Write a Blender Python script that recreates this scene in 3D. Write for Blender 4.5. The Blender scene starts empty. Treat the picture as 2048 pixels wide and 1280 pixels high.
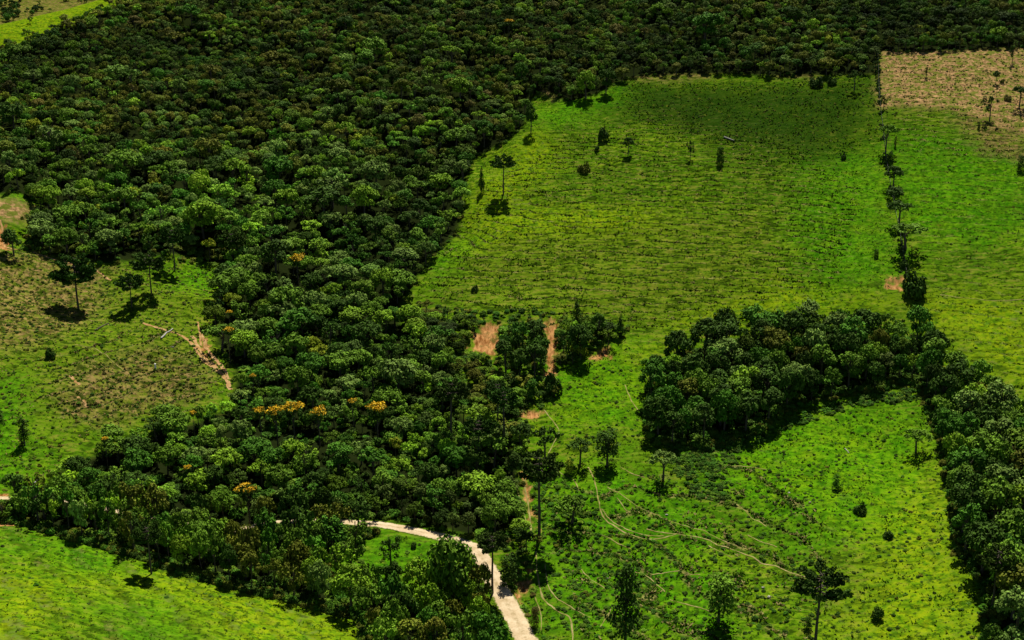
import bpy, math, random
import numpy as np
from mathutils import Vector, Matrix

C = bpy.context.scene
COL = C.collection
rng = np.random.default_rng(7)
random.seed(7)

# ------------------------------------------------------------------ camera, world, sun, exposure
FPX, W, H = 2400.0, 2048.0, 1280.0          # focal length in pixels of the 2048 px wide photograph
CAMZ, PITCH = 200.0, math.radians(18.0)
cam_data = bpy.data.cameras.new('camera')
cam_data.sensor_width = 36.0
cam_data.lens = 36.0 * FPX / W
cam_data.clip_start = 1.0
cam_data.clip_end = 20000.0
cam = bpy.data.objects.new('camera', cam_data)
COL.objects.link(cam)
cam.location = (0, 0, CAMZ)
cam.rotation_euler = (math.pi / 2 - PITCH, 0, 0)
C.camera = cam

SUN_EL, SUN_AZ = math.radians(60), math.radians(12)     # azimuth measured from +Y towards +X
world = bpy.data.worlds.new('World')
C.world = world
world.use_nodes = True
wn = world.node_tree
for n in list(wn.nodes):
    wn.nodes.remove(n)
sky = wn.nodes.new('ShaderNodeTexSky')
sky.sky_type = 'NISHITA'
sky.sun_disc = False
sky.sun_elevation = SUN_EL
sky.sun_rotation = SUN_AZ
sky.altitude = 1600.0
sky.air_density = 0.7
sky.dust_density = 0.2
bg = wn.nodes.new('ShaderNodeBackground')
bg.inputs['Strength'].default_value = 0.05
wo = wn.nodes.new('ShaderNodeOutputWorld')
wn.links.new(sky.outputs[0], bg.inputs[0])
wn.links.new(bg.outputs[0], wo.inputs[0])

sun_data = bpy.data.lights.new('sun', 'SUN')
sun_data.energy = 5.0
sun_data.angle = math.radians(0.5)
sun_data.color = (1.0, 0.955, 0.87)
sun = bpy.data.objects.new('sun', sun_data)
COL.objects.link(sun)
sd = Vector((math.sin(SUN_AZ) * math.cos(SUN_EL), math.cos(SUN_AZ) * math.cos(SUN_EL), math.sin(SUN_EL)))
sun.rotation_euler = sd.to_track_quat('Z', 'Y').to_euler()
sun.location = (0, 300, 600)

C.view_settings.view_transform = 'Standard'
C.view_settings.look = 'None'
C.view_settings.gamma = 1.0
C.view_settings.use_curve_mapping = False
C.view_settings.exposure = 0.5
C.render.engine = 'CYCLES'
C.cycles.max_bounces = 4
C.cycles.diffuse_bounces = 2
C.cycles.glossy_bounces = 1
C.cycles.transmission_bounces = 1

# ------------------------------------------------------------------ noise in numpy
_perm = np.random.default_rng(3).permutation(4096)
_gr = np.random.default_rng(4).uniform(0, 2 * np.pi, 4096)
_gx, _gy = np.cos(_gr), np.sin(_gr)
def noise(x, y):
    xi = np.floor(x).astype(np.int64); yi = np.floor(y).astype(np.int64)
    xf = x - xi; yf = y - yi
    def g(ix, iy, dx, dy):
        h = _perm[(_perm[ix & 4095] + iy) & 4095]
        return _gx[h] * dx + _gy[h] * dy
    u = xf * xf * xf * (xf * (xf * 6 - 15) + 10); v = yf * yf * yf * (yf * (yf * 6 - 15) + 10)
    a = g(xi, yi, xf, yf); b = g(xi + 1, yi, xf - 1, yf)
    c = g(xi, yi + 1, xf, yf - 1); d = g(xi + 1, yi + 1, xf - 1, yf - 1)
    return (a + u * (b - a) + v * ((c + u * (d - c)) - (a + u * (b - a)))) * 1.4
def fbm(x, y, s, o=4, seed=0):
    x = np.asarray(x, float) / s + seed * 17.31; y = np.asarray(y, float) / s - seed * 9.17
    t = 0; a = 1.0; n = 0
    for k in range(o):
        t = t + a * noise(x, y); n += a; a *= .5; x = x * 2.03 + 5.1; y = y * 2.03 - 3.7
    return t / n
def sstep(a, b, x):
    t = np.clip((x - a) / (b - a), 0, 1)
    return t * t * (3 - 2 * t)

# ------------------------------------------------------------------ the lie of the land
FWD = np.array([0, math.cos(PITCH), -math.sin(PITCH)]); UP = np.array([0, math.sin(PITCH), math.cos(PITCH)])
def ray(u, v):
    u = np.asarray(u, float); v = np.asarray(v, float)
    d = np.stack([(u - W / 2) / FPX, UP[1] * (H / 2 - v) / FPX + FWD[1], UP[2] * (H / 2 - v) / FPX + FWD[2]], -1)
    return d / np.linalg.norm(d, axis=-1, keepdims=True)
SURVEY = [  # surveyed points of the hillside: sight line and distance from the viewpoint
    (1024, 1280, 322), (1024, 1120, 352), (1024, 950, 388), (1024, 800, 424), (1024, 640, 468), (1024, 400, 560), (1024, 150, 690), (1024, 0, 800),
    (0, 1280, 300), (0, 1130, 338), (0, 1000, 378), (0, 850, 415), (0, 640, 478), (0, 500, 528), (0, 390, 580), (0, 220, 690), (0, 60, 830),
    (500, 1280, 306), (500, 1180, 335), (500, 1050, 372), (500, 850, 415), (500, 640, 480), (500, 400, 576), (500, 150, 720), (500, 0, 835),
    (1500, 1280, 322), (1500, 1100, 355), (1500, 900, 405), (1500, 750, 446), (1500, 620, 484), (1500, 400, 562), (1500, 150, 690), (1500, 0, 790),
    (2048, 1280, 326), (2048, 1100, 362), (2048, 850, 432), (2048, 640, 488), (2048, 400, 566), (2048, 200, 660), (2048, 0, 800)]
_s = np.array(SURVEY, float)
P = ray(_s[:, 0], _s[:, 1]) * _s[:, 2:3]
pts = [(p[0], p[1], p[2] + CAMZ) for p in P]
for x in (-700, -350, 0, 350, 700):
    pts += [(x, 80, 34), (x, -300, 60), (x, 1050, 215 - abs(x) * .02), (x, 1400, 235)]
for s in (-1, 1):
    pts += [(s * 420, 330, 45), (s * 460, 520, 95), (s * 560, 760, 160)]
pts = np.array(pts)
SC = 300.0
def _phi(r2):
    return np.where(r2 > 1e-9, .5 * r2 * np.log(np.maximum(r2, 1e-9)), 0)
_A = pts[:, :2] / SC
_n = len(pts)
_K = _phi(((_A[:, None] - _A[None]) ** 2).sum(-1)) + np.eye(_n) * .004
_Pm = np.c_[np.ones(_n), _A]
_M = np.block([[_K, _Pm], [_Pm.T, np.zeros((3, 3))]])
_w = np.linalg.solve(_M, np.r_[pts[:, 2], 0, 0, 0])
def rbf(x, y):
    x = np.asarray(x, float) / SC; y = np.asarray(y, float) / SC
    z = _w[_n] + _w[_n + 1] * x + _w[_n + 2] * y
    for k in range(_n):
        z = z + _w[k] * _phi((x - _A[k, 0]) ** 2 + (y - _A[k, 1]) ** 2)
    return z
# crest of the left hill: beyond it the land falls away to another valley
_cr = np.array([(-900, 250, 800), (-200, 100, 818), (0, 52, 830), (60, 36, 838), (120, 18, 846), (185, -2, 856), (300, -40, 880), (500, -90, 960), (800, -120, 1150)], float)
_cp = ray(_cr[:, 0], _cr[:, 1]) * _cr[:, 2:3]
_caz = np.arctan2(_cp[:, 0], _cp[:, 1]); _crr = np.hypot(_cp[:, 0], _cp[:, 1])
def past_crest(x, y):
    az = np.arctan2(x, y); r = np.hypot(x, y)
    return r - np.where(az > _caz[-1], 1300, np.interp(az, _caz, _crr))
def base_z(x, y):
    x = np.asarray(x, float); y = np.asarray(y, float)
    r = np.hypot(x, y)
    f = np.where(r > 1500, 1500 / np.maximum(r, 1), 1.0)
    z = rbf(x * f, y * f)
    pc = np.maximum(past_crest(x, y), 0)
    z = z - 90 * (1 - np.exp(-(pc / 160.0) ** 1.5))
    z = z + 150 * np.exp(-(((x + 820) / 420) ** 2 + ((y - 1750) / 420) ** 2))
    z = z + fbm(x, y, 700, 3, 5) * 50 * sstep(1300, 2500, r)
    z = z + fbm(x, y, 70, 3, 1) * 2.8 * (1 - .7 * sstep(600, 900, r))
    z = z + (.5 - np.abs(fbm(x + .3 * y, y * .55, 48, 2, 6))) * 3.2 * sstep(430, 380, r) * sstep(-40, 20, x)
    up = sstep(70, -40, x - (y - 500) * .12) * sstep(430, 520, r) * (1 - sstep(760, 850, r))
    z = z - np.abs(fbm(x * .8 + y * .35, y * .5 - x * .2, 75, 3, 4)) * 24 * up
    return z

def at(u, v, zf=None, d0=240., d1=1500.):
    """point(s) of the ground seen along sight lines"""
    zf = zf or base_z
    u = np.atleast_1d(np.asarray(u, float)); v = np.atleast_1d(np.asarray(v, float))
    R = ray(u, v)
    D = np.arange(d0, d1, 3.0)
    X = R[:, None, 0] * D; Y = R[:, None, 1] * D; Z = R[:, None, 2] * D + CAMZ
    below = (Z - base_z(X, Y)) < 0
    k = np.where(below.any(1), below.argmax(1), len(D) - 1)
    lo = D[np.maximum(k - 1, 0)].copy(); hi = D[k].copy()
    for _ in range(14):
        m = (lo + hi) / 2
        b = R[:, 2] * m + CAMZ < base_z(R[:, 0] * m, R[:, 1] * m)
        hi = np.where(b, m, hi); lo = np.where(b, lo, m)
    m = (lo + hi) / 2
    return np.stack([R[:, 0] * m, R[:, 1] * m, R[:, 2] * m + CAMZ], -1)
def ground_poly(pix):
    a = np.array(pix, float)
    return at(a[:, 0], a[:, 1])[:, :2]
def densify(p, n=10):
    p = np.array(p, float)
    out = []
    for i in range(len(p) - 1):
        p0 = p[max(i - 1, 0)]; p1 = p[i]; p2 = p[i + 1]; p3 = p[min(i + 2, len(p) - 1)]
        for t in np.arange(n) / n:
            out.append(.5 * (2 * p1 + (p2 - p0) * t + (2 * p0 - 5 * p1 + 4 * p2 - p3) * t * t + (3 * p1 - p0 - 3 * p2 + p3) * t ** 3))
    out.append(p[-1])
    return np.array(out)
def sdist(poly, x, y):
    """signed distance in metres to a polygon on the map, negative inside"""
    x = np.asarray(x, float); y = np.asarray(y, float)
    d2 = np.full(x.shape, 1e12); ins = np.zeros(x.shape, bool)
    a = poly; b = np.roll(poly, -1, 0)
    for (ax, ay), (bx, by) in zip(a, b):
        ex, ey = bx - ax, by - ay
        t = np.clip(((x - ax) * ex + (y - ay) * ey) / max(ex * ex + ey * ey, 1e-9), 0, 1)
        d2 = np.minimum(d2, (x - ax - t * ex) ** 2 + (y - ay - t * ey) ** 2)
        if ay != by:
            c = ((ay > y) != (by > y)) & (x < (bx - ax) * (y - ay) / (by - ay) + ax)
            ins ^= c
    d = np.sqrt(d2)
    return np.where(ins, -d, d)
def ldist(line, x, y):
    d2 = np.full(np.shape(x), 1e12)
    for (ax, ay), (bx, by) in zip(line[:-1], line[1:]):
        ex, ey = bx - ax, by - ay
        t = np.clip(((x - ax) * ex + (y - ay) * ey) / max(ex * ex + ey * ey, 1e-9), 0, 1)
        d2 = np.minimum(d2, (x - ax - t * ex) ** 2 + (y - ay - t * ey) ** 2)
    return np.sqrt(d2)

# zones of the map (corners sighted from the viewpoint, then kept as map coordinates)
FOREST_UP = ground_poly([(-260, 112), (0, 106), (60, 82), (130, 58), (190, 32), (240, 8), (330, -40), (400, -60), (1000, -75), (1600, -75), (2300, -75), (2300, 100),
    (2048, 98), (1900, 104), (1757, 103), (1752, 148), (1650, 150), (1500, 150), (1400, 148), (1280, 152), (1235, 165), (1200, 186), (1140, 204),
    (1085, 180), (1062, 200), (1052, 245), (1010, 285), (960, 310), (935, 340), (925, 400), (912, 475), (880, 500), (855, 530), (825, 575),
    (800, 605), (800, 650), (860, 680), (900, 720), (890, 790), (930, 830), (1000, 880), (1045, 905), (1035, 970), (1035, 1035), (1000, 1075),
    (960, 1080), (900, 1058), (760, 1032), (600, 1030), (450, 1046), (300, 1036), (120, 1006), (30, 985), (70, 1000), (110, 965), (130, 930), (230, 900),
    (330, 858), (400, 842), (470, 815), (468, 735), (440, 705), (428, 660), (438, 612), (452, 572), (458, 530), (400, 518), (300, 517), (210, 525),
    (140, 515), (75, 505), (62, 470), (80, 430), (76, 400), (30, 385), (-260, 400)])
FOREST_LOW = ground_poly([(-260, 1020), (0, 1032), (60, 1050), (130, 1072), (230, 1098), (300, 1120), (400, 1156), (500, 1183), (560, 1195), (640, 1215),
    (730, 1238), (740, 1330), (985, 1330), (975, 1240), (955, 1190), (905, 1180), (860, 1195), (800, 1190), (730, 1190), (660, 1165), (640, 1125), (690, 1088), (745, 1068), (690, 1060), (640, 1058), (560, 1062), (450, 1078), (350, 1058), (200, 1024), (60, 1008), (-260, 1010)])
GROVE = ground_poly([(1295, 800), (1290, 862), (1330, 890), (1400, 898), (1440, 888), (1530, 858), (1560, 830), (1600, 808), (1680, 790), (1750, 780),
    (1800, 765), (1840, 772), (1866, 830), (1890, 900), (1910, 1000), (1920, 1110), (1950, 1130), (1978, 1180), (1980, 1330), (2300, 1330), (2300, 930),
    (2060, 880), (2010, 820), (1950, 770), (1890, 750), (1868, 715), (1830, 680), (1750, 682), (1690, 668), (1600, 672), (1500, 676), (1420, 700),
    (1345, 722), (1305, 762)])
THICKET = ground_poly([(800, 640), (840, 622), (900, 640), (960, 652), (1060, 660), (1110, 665), (1190, 650), (1250, 672), (1215, 692), (1170, 722),
    (1120, 732), (1090, 765), (1040, 775), (990, 790), (960, 830), (900, 800), (860, 740)])
THICKET2 = ground_poly([(1010, 778), (1060, 772), (1095, 768), (1126, 772), (1118, 798), (1060, 806), (1040, 840), (1045, 900), (1010, 890), (940, 840), (960, 815)])
THICKET3 = ground_poly([(1036, 1036), (1050, 1050), (1072, 1085), (1090, 1078), (1100, 1100), (1060, 1110), (1010, 1090), (1020, 1060)])
THICKET_DARK = [ground_poly([(1005, 700), (1085, 690), (1092, 745), (1050, 768), (1010, 750)]), ground_poly([(1118, 690), (1190, 672), (1205, 690), (1180, 718), (1130, 724)])]
SCARS = [ground_poly(p) for p in (
    [(972, 644), (998, 648), (997, 690), (984, 722), (977, 700), (934, 696), (950, 668)],
    [(1090, 640), (1110, 642), (1112, 690), (1106, 735), (1114, 744), (1090, 750), (1094, 690)],
    [(1186, 700), (1215, 696), (1220, 712), (1190, 716)],
    [(1782, 562), (1806, 556), (1806, 578), (1776, 576)],
    [(400, 672), (412, 690), (424, 712), (432, 728), (420, 724), (402, 700)],
    [(0, 445), (14, 470), (20, 500), (-40, 500), (-40, 440)],
    [(1050, 935), (1056, 935), (1061, 990), (1066, 1055), (1058, 1050), (1049, 990)],
    [(1040, 818), (1085, 820), (1075, 836), (1045, 832)],
    [(1048, 1150), (1058, 1142), (1056, 1180), (1030, 1200), (1040, 1170)],
    [(-40, 990), (20, 992), (24, 1008), (-40, 1010)], [(-10, 1034), (60, 1036), (56, 1050), (-10, 1050)])]
HOLLOW = ground_poly([(660, 1130), (705, 1092), (750, 1070), (860, 1078), (930, 1100), (960, 1130), (900, 1150), (850, 1170), (760, 1165), (680, 1160)])
PASTURES = dict(
    near=ground_poly([(-300, 1040), (60, 1052), (300, 1124), (500, 1188), (735, 1240), (760, 1340), (-300, 1340)]),
    left=ground_poly([(-300, 480), (75, 500), (210, 520), (450, 520), (440, 600), (430, 700), (470, 780), (330, 830), (130, 900), (60, 1000), (-300, 1000)]),
    upper=ground_poly([(1060, 190), (1240, 160), (1755, 150), (1800, 560), (1700, 620), (1450, 640), (1300, 680), (1100, 640), (830, 610), (850, 530), (925, 470), (930, 340), (1050, 260)]),
    right_top=ground_poly([(1757, 100), (2300, 95), (2300, 860), (2048, 800), (1900, 690), (1830, 600), (1790, 400)]),
    slope=ground_poly([(1100, 720), (1290, 690), (1290, 880), (1400, 905), (1580, 820), (1840, 775), (1910, 1000), (1975, 1200), (1975, 1340), (1060, 1340), (1040, 1200), (1060, 930), (1110, 870), (1000, 830), (1040, 780)]))
ZONES = dict(
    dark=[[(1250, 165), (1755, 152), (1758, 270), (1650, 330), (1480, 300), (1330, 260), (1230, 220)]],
    lush=[[(1600, 300), (1760, 290), (1800, 560), (1640, 590), (1570, 480)], [(1770, 260), (2060, 300), (2060, 480), (1850, 500), (1790, 420)],
          [(850, 510), (930, 470), (960, 480), (900, 560), (840, 600)], [(-60, 740), (60, 760), (70, 980), (-60, 990)], [(330, 525), (455, 522), (420, 590), (340, 575)],
          [(1380, 880), (1560, 830), (1700, 800), (1830, 820), (1880, 900), (1750, 1080), (1600, 1120), (1440, 1000), (1380, 980)],
          [(1060, 960), (1250, 900), (1400, 1000), (1500, 1280), (1060, 1280)], [(1000, 740), (1280, 690), (1280, 860), (1100, 870), (1120, 800)],
          [(640, 1130), (740, 1065), (900, 1090), (820, 1160), (690, 1160)], [(0, 1060), (200, 1085), (300, 1130), (180, 1160), (0, 1110)], [(0, 385), (76, 378), (70, 400), (0, 420)],
          [(150, 1190), (330, 1200), (420, 1280), (260, 1290)], [(1040, 230), (1250, 165), (1300, 200), (1100, 260)]],
    brown=[[(1758, 100), (2100, 95), (2100, 235), (1980, 250), (1880, 222), (1762, 214)], [(-60, 505), (140, 515), (220, 540), (190, 640), (60, 700), (-60, 700)],
           [(1230, 150), (1300, 142), (1420, 140), (1410, 155), (1300, 163)], [(1540, 142), (1640, 142), (1630, 156), (1550, 156)], [(130, 750), (300, 690), (420, 740), (400, 800), (200, 850), (120, 830)],
           [(1900, 240), (2060, 240), (2060, 330), (1960, 300)]],
    dry=[[(-60, 520), (240, 560), (430, 600), (430, 740), (330, 840), (60, 860), (-60, 740)], [(880, 470), (1150, 430), (1560, 430), (1500, 600), (1330, 650), (1100, 640), (850, 600)], [(1880, 640), (2060, 640), (2060, 800), (1960, 730)],
         [(60, 1170), (740, 1240), (740, 1300), (420, 1300), (300, 1180)], [(1880, 880), (1960, 1180), (1940, 1300), (1650, 1300), (1780, 1060)],
         [(1740, 580), (2060, 590), (2060, 640), (1860, 640)], [(1130, 880), (1290, 900), (1350, 960), (1200, 960)]])
ZONES['yellow'] = [[(-80, 1100), (100, 1150), (300, 1125), (735, 1235), (740, 1320), (420, 1320), (380, 1240), (200, 1190), (60, 1300), (-80, 1300)],
    [(1480, 880), (1640, 840), (1760, 850), (1880, 940), (1960, 1200), (1960, 1310), (1640, 1310), (1760, 1120), (1640, 1050), (1500, 980)], [(1830, 590), (2080, 600), (2080, 790), (1960, 720), (1880, 660)],
    [(930, 430), (1040, 280), (1100, 260), (1120, 330), (1040, 420), (1300, 420), (1300, 470), (1080, 470), (900, 520)], [(1180, 720), (1300, 690), (1280, 800), (1130, 860), (1100, 840)],
    [(1560, 560), (1760, 600), (1500, 640), (1340, 650)], [(-40, 85), (240, -20), (260, 10), (-40, 130)]]
ZONES['tan'] = [[(1757, 100), (2100, 95), (2100, 300), (2020, 260), (1960, 235), (1880, 218), (1763, 210)], [(1076, 178), (1100, 176), (1130, 184), (1110, 198)], [(-40, 400), (40, 400), (74, 412), (66, 440), (10, 440), (-40, 440)]]
ZONES = {k: [ground_poly(p) for p in v] for k, v in ZONES.items()}
ROWS = ground_poly([(925, 430), (1040, 330), (1150, 260), (1330, 230), (1560, 290), (1720, 380), (1680, 560), (1500, 610), (1330, 655), (1080, 645), (850, 600)])
ROWS2 = ground_poly([(140, 700), (330, 650), (440, 740), (400, 820), (160, 850), (60, 790)])
ROWS3 = ground_poly([(1080, 1000), (1300, 960), (1480, 900), (1640, 1000), (1640, 1290), (1180, 1290)])
ROWS4 = ground_poly([(1760, 110), (2060, 105), (2060, 330), (1800, 300)])
ROAD = densify(ground_poly([(1085, 1330), (1052, 1280), (1037, 1250), (1013, 1205), (990, 1165), (973, 1132), (955, 1103), (925, 1086), (880, 1074), (820, 1060), (750, 1049),
    (640, 1043), (540, 1047), (450, 1064), (380, 1054), (250, 1024), (140, 1002), (60, 997), (0, 998), (-100, 996), (-260, 1004)]), 12)
PATHS = [(.75, [(1146, 1290), (1140, 1240), (1112, 1222), (1086, 1196), (1075, 1150), (1072, 1102)]),
    (.8, [(1063, 1062), (1057, 1010), (1049, 965), (1053, 925)]), (.45, [(1056, 1050), (1044, 1015), (1036, 985), (1031, 970)]),
    (.5, [(1088, 820), (1100, 836), (1118, 862), (1106, 890), (1095, 920), (1120, 945), (1148, 962), (1158, 985)]),
    (.7, [(1176, 935), (1190, 965), (1196, 1000), (1204, 1030), (1225, 1052), (1270, 1075), (1310, 1080), (1360, 1072), (1410, 1078), (1445, 1097), (1490, 1115), (1545, 1136), (1600, 1152), (1680, 1167)]),
    (.45, [(1215, 975), (1260, 1005), (1330, 1040), (1400, 1060)]), (.45, [(1090, 1130), (1100, 1180), (1140, 1215), (1180, 1240)]),
    (.45, [(1070, 1195), (1082, 1230), (1082, 1260)]), (.5, [(1300, 1150), (1350, 1148), (1400, 1152)]), 
    (.45, [(150, 690), (200, 705), (250, 745)]),
    
    (.5, [(1241, 934), (1262, 948), (1289, 958)]), (.5, [(1203, 1020), (1224, 1044), (1255, 1061), (1293, 1072), (1327, 1075)]), (.45, [(1234, 1000), (1251, 1020), (1262, 1030)]), (.5, [(1293, 1061), (1323, 1068), (1361, 1073)]),
    (.45, [(1200, 1070), (1230, 1088), (1262, 1100)]), (.5, [(1162, 1140), (1186, 1164), (1210, 1182)]), (.5, [(1416, 1096), (1440, 1110), (1464, 1120)]), (.5, [(1471, 1006), (1499, 1037), (1533, 1058)]), (.45, [(1495, 1072), (1520, 1085), (1554, 1096)]),
    (.45, [(1447, 931), (1490, 934), (1533, 941)]), (.45, [(1270, 1150), (1300, 1160), (1330, 1185)]), (.45, [(1340, 1200), (1380, 1215), (1420, 1225)]),
    (.5, [(1250, 770), (1262, 800), (1276, 820)]), 
    (.45, [(1200, 1260), (1215, 1235), (1222, 1220)]), (.45, [(1400, 1060), (1440, 1080), (1480, 1098)]),
    (.5, [(1880, 590), (1960, 600), (2060, 601)]), 
    (.5, [(962, 796), (985, 795), (1012, 797)])]
PATHS = [(w, densify(ground_poly(p), 14)) for w, p in PATHS]
FENCE = ground_poly([(1755, 100), (1757, 160), (1760, 210), (1766, 260), (1772, 320), (1784, 390), (1796, 450), (1808, 520), (1818, 580)])

# ------------------------------------------------------------------ helpers
def setp(o, label=None, cat=None, group=None, kind=None):
    for k, v in (('label', label), ('category', cat), ('group', group), ('kind', kind)):
        if v: o[k] = v
    return o
def link(name, me, mat=None, parent=None):
    o = bpy.data.objects.new(name, me)
    COL.objects.link(o)
    if mat is not None and me is not None and not me.materials:
        for m in (mat if isinstance(mat, (list, tuple)) else [mat]): me.materials.append(m)
    if parent is not None: o.parent = parent
    return o
def empty(name, loc, rz=0):
    o = bpy.data.objects.new(name, None)
    o.empty_display_size = 1
    COL.objects.link(o); o.location = loc; o.rotation_euler = (0, 0, rz)
    return o
def mesh_np(name, V, F, smooth=False, fattr=None, vattr=None, vcol=None):
    """V (n,3), F (m,k) with k constant"""
    V = np.asarray(V, np.float32); F = np.asarray(F, np.int32)
    me = bpy.data.meshes.new(name)
    me.vertices.add(len(V)); me.vertices.foreach_set('co', V.ravel())
    m, k = F.shape
    me.loops.add(m * k); me.loops.foreach_set('vertex_index', F.ravel())
    me.polygons.add(m); me.polygons.foreach_set('loop_start', np.arange(0, m * k, k, dtype=np.int32))
    if smooth: me.polygons.foreach_set('use_smooth', np.ones(m, bool))
    for n, a in (fattr or {}).items():
        at_ = me.attributes.new(n, 'FLOAT', 'FACE'); at_.data.foreach_set('value', np.asarray(a, np.float32))
    for n, a in (vattr or {}).items():
        at_ = me.attributes.new(n, 'FLOAT', 'POINT'); at_.data.foreach_set('value', np.asarray(a, np.float32))
    for n, a in (vcol or {}).items():
        at_ = me.attributes.new(n, 'FLOAT_VECTOR', 'POINT'); at_.data.foreach_set('vector', np.asarray(a, np.float32).ravel())
    me.update(calc_edges=True)
    return me

class NT:
    def __init__(self, name):
        self.m = bpy.data.materials.new(name); self.m.use_nodes = True
        self.t = self.m.node_tree
        for n in list(self.t.nodes): self.t.nodes.remove(n)
    def n(self, kind, **kw):
        nd = self.t.nodes.new('ShaderNode' + kind)
        for k, v in kw.items(): setattr(nd, k, v)
        return nd
    def l(self, a, b): self.t.links.new(a, b)
    def attr(self, name, typ='GEOMETRY'): return self.n('Attribute', attribute_name=name, attribute_type=typ)
    def noise(self, scale, detail=4, rough=.55, vec=None, stretch=None):
        tc = self.n('TexCoord'); src = tc.outputs['Object'] if vec is None else vec
        if stretch:
            mp = self.n('Mapping'); mp.inputs['Scale'].default_value = stretch; self.l(src, mp.inputs[0]); src = mp.outputs[0]
        nz = self.n('TexNoise'); nz.inputs['Scale'].default_value = scale; nz.inputs['Detail'].default_value = detail; nz.inputs['Roughness'].default_value = rough
        self.l(src, nz.inputs['Vector'])
        return nz.outputs['Fac']
    def ramp(self, fac, lo, hi, a=0., b=1.):
        r = self.n('MapRange'); r.inputs[1].default_value = lo; r.inputs[2].default_value = hi; r.inputs[3].default_value = a; r.inputs[4].default_value = b
        self.l(fac, r.inputs[0]); return r.outputs[0]
    def math(self, op, a, b=None):
        m = self.n('Math', operation=op)
        for i, x in enumerate((a, b)):
            if x is None: continue
            if hasattr(x, 'links') or hasattr(x, 'is_linked'): self.l(x, m.inputs[i])
            else: m.inputs[i].default_value = x
        return m.outputs[0]
    def mix(self, fac, a, b, mode='MIX'):
        m = self.n('Mix', data_type='RGBA', blend_type=mode)
        for i, x in ((0, fac), (6, a), (7, b)):
            if hasattr(x, 'is_linked'): self.l(x, m.inputs[i])
            elif i == 0: m.inputs[0].default_value = x
            else: m.inputs[i].default_value = (*x, 1)
        return m.outputs[2]
    def done(self, color, rough=.8, spec=.2, bump=None, bstr=.5, bdist=.3):
        p = self.n('BsdfPrincipled'); o = self.n('OutputMaterial')
        if hasattr(color, 'is_linked'): self.l(color, p.inputs['Base Color'])
        else: p.inputs['Base Color'].default_value = (*color, 1)
        p.inputs['Roughness'].default_value = rough; p.inputs['Specular IOR Level'].default_value = spec
        if bump is not None:
            b = self.n('Bump'); b.inputs['Strength'].default_value = bstr; b.inputs['Distance'].default_value = bdist
            self.l(bump, b.inputs['Height']); self.l(b.outputs[0], p.inputs['Normal'])
        self.l(p.outputs[0], o.inputs[0])
        return self.m

# ------------------------------------------------------------------ ground
_rz = base_z(ROAD[:, 0], ROAD[:, 1]); _rz = np.convolve(np.pad(_rz, 12, mode='edge'), np.ones(25) / 25, 'valid')
def steps(x, y):
    wob = fbm(x, y, 26, 3, 9) * .8 + fbm(x, y, 6, 2, 19) * .22
    z = base_z(x, y) + wob; st = 0; ri = 0
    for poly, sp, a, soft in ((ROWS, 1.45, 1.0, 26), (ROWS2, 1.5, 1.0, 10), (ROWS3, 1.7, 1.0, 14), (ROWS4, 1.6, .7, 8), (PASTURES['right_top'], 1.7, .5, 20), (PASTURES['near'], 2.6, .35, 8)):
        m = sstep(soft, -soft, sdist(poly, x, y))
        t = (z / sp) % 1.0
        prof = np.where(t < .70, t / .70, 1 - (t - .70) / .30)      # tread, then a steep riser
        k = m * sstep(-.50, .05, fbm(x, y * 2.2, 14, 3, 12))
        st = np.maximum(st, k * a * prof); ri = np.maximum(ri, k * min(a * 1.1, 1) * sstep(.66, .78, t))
    return st, ri
def fine_z(x, y):
    """the ground with its hummocks and the cattle steps that follow the slope"""
    z = base_z(x, y)
    r = np.hypot(x, y)
    near = 1 - sstep(850, 1000, r)
    st, _ = steps(x, y)
    z = z + near * (st + .42 * fbm(x, y, 4.5, 3, 2) + .28 * np.abs(fbm(x, y, 1.8, 2, 3)))
    for p in SCARS:       # gullies washed into the bare earth
        k = (x > p[:, 0].min() - 4) & (x < p[:, 0].max() + 4) & (y > p[:, 1].min() - 4) & (y < p[:, 1].max() + 4)
        if k.any(): z[k] = z[k] - sstep(2, -2, sdist(p, x[k], y[k])) * (.5 + 1.6 * np.abs(fbm(x[k], y[k] * .35, 3.2, 2, 33)))
    kr = (np.abs(x) < 220) & (y < 460)
    if kr.any():
        xs, ys = x[kr], y[kr]; best = np.full(xs.shape, 1e9); zr = np.zeros_like(xs)
        for k in range(len(ROAD)):
            d = (xs - ROAD[k, 0]) ** 2 + (ys - ROAD[k, 1]) ** 2; m = d < best
            best = np.where(m, d, best); zr = np.where(m, _rz[k], zr)
        w = sstep(8.5, 4.0, np.sqrt(best)); z[kr] = z[kr] * (1 - w) + zr * w
    return z
du = 2.7
ug = np.r_[np.linspace(-9000, -1400, 14), np.linspace(-1100, -180, 24), np.arange(-140, 2188, du), np.linspace(2230, 3150, 24), np.linspace(3450, 11000, 14)]
rg = [12., 60., 110., 160., 200., 225., 245., 258.]
while rg[-1] < 930: rg.append(rg[-1] * (1 + .0022))
while rg[-1] < 7500: rg.append(rg[-1] * 1.025)
rg = np.array(rg)
tx = (ug - W / 2) / (FPX * math.cos(PITCH))
cosA = 1 / np.sqrt(1 + tx ** 2)
GX = rg[:, None] * (tx * cosA)[None]; GY = rg[:, None] * cosA[None]
nr, nu = GX.shape
fx, fy = GX.ravel(), GY.ravel()
inview = (np.hypot(fx, fy) < 935)
fz = np.empty_like(fx)
fz[inview] = fine_z(fx[inview], fy[inview]); fz[~inview] = base_z(fx[~inview], fy[~inview])
GZ = fz.reshape(nr, nu)
idx = np.arange(nr * nu).reshape(nr, nu)
F = np.stack([idx[:-1, :-1], idx[:-1, 1:], idx[1:, 1:], idx[1:, :-1]], -1).reshape(-1, 4)
warp = fbm(fx, fy, 12, 3, 21) * 7
warp2 = fbm(fx, fy, 40, 3, 22) * 10
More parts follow.
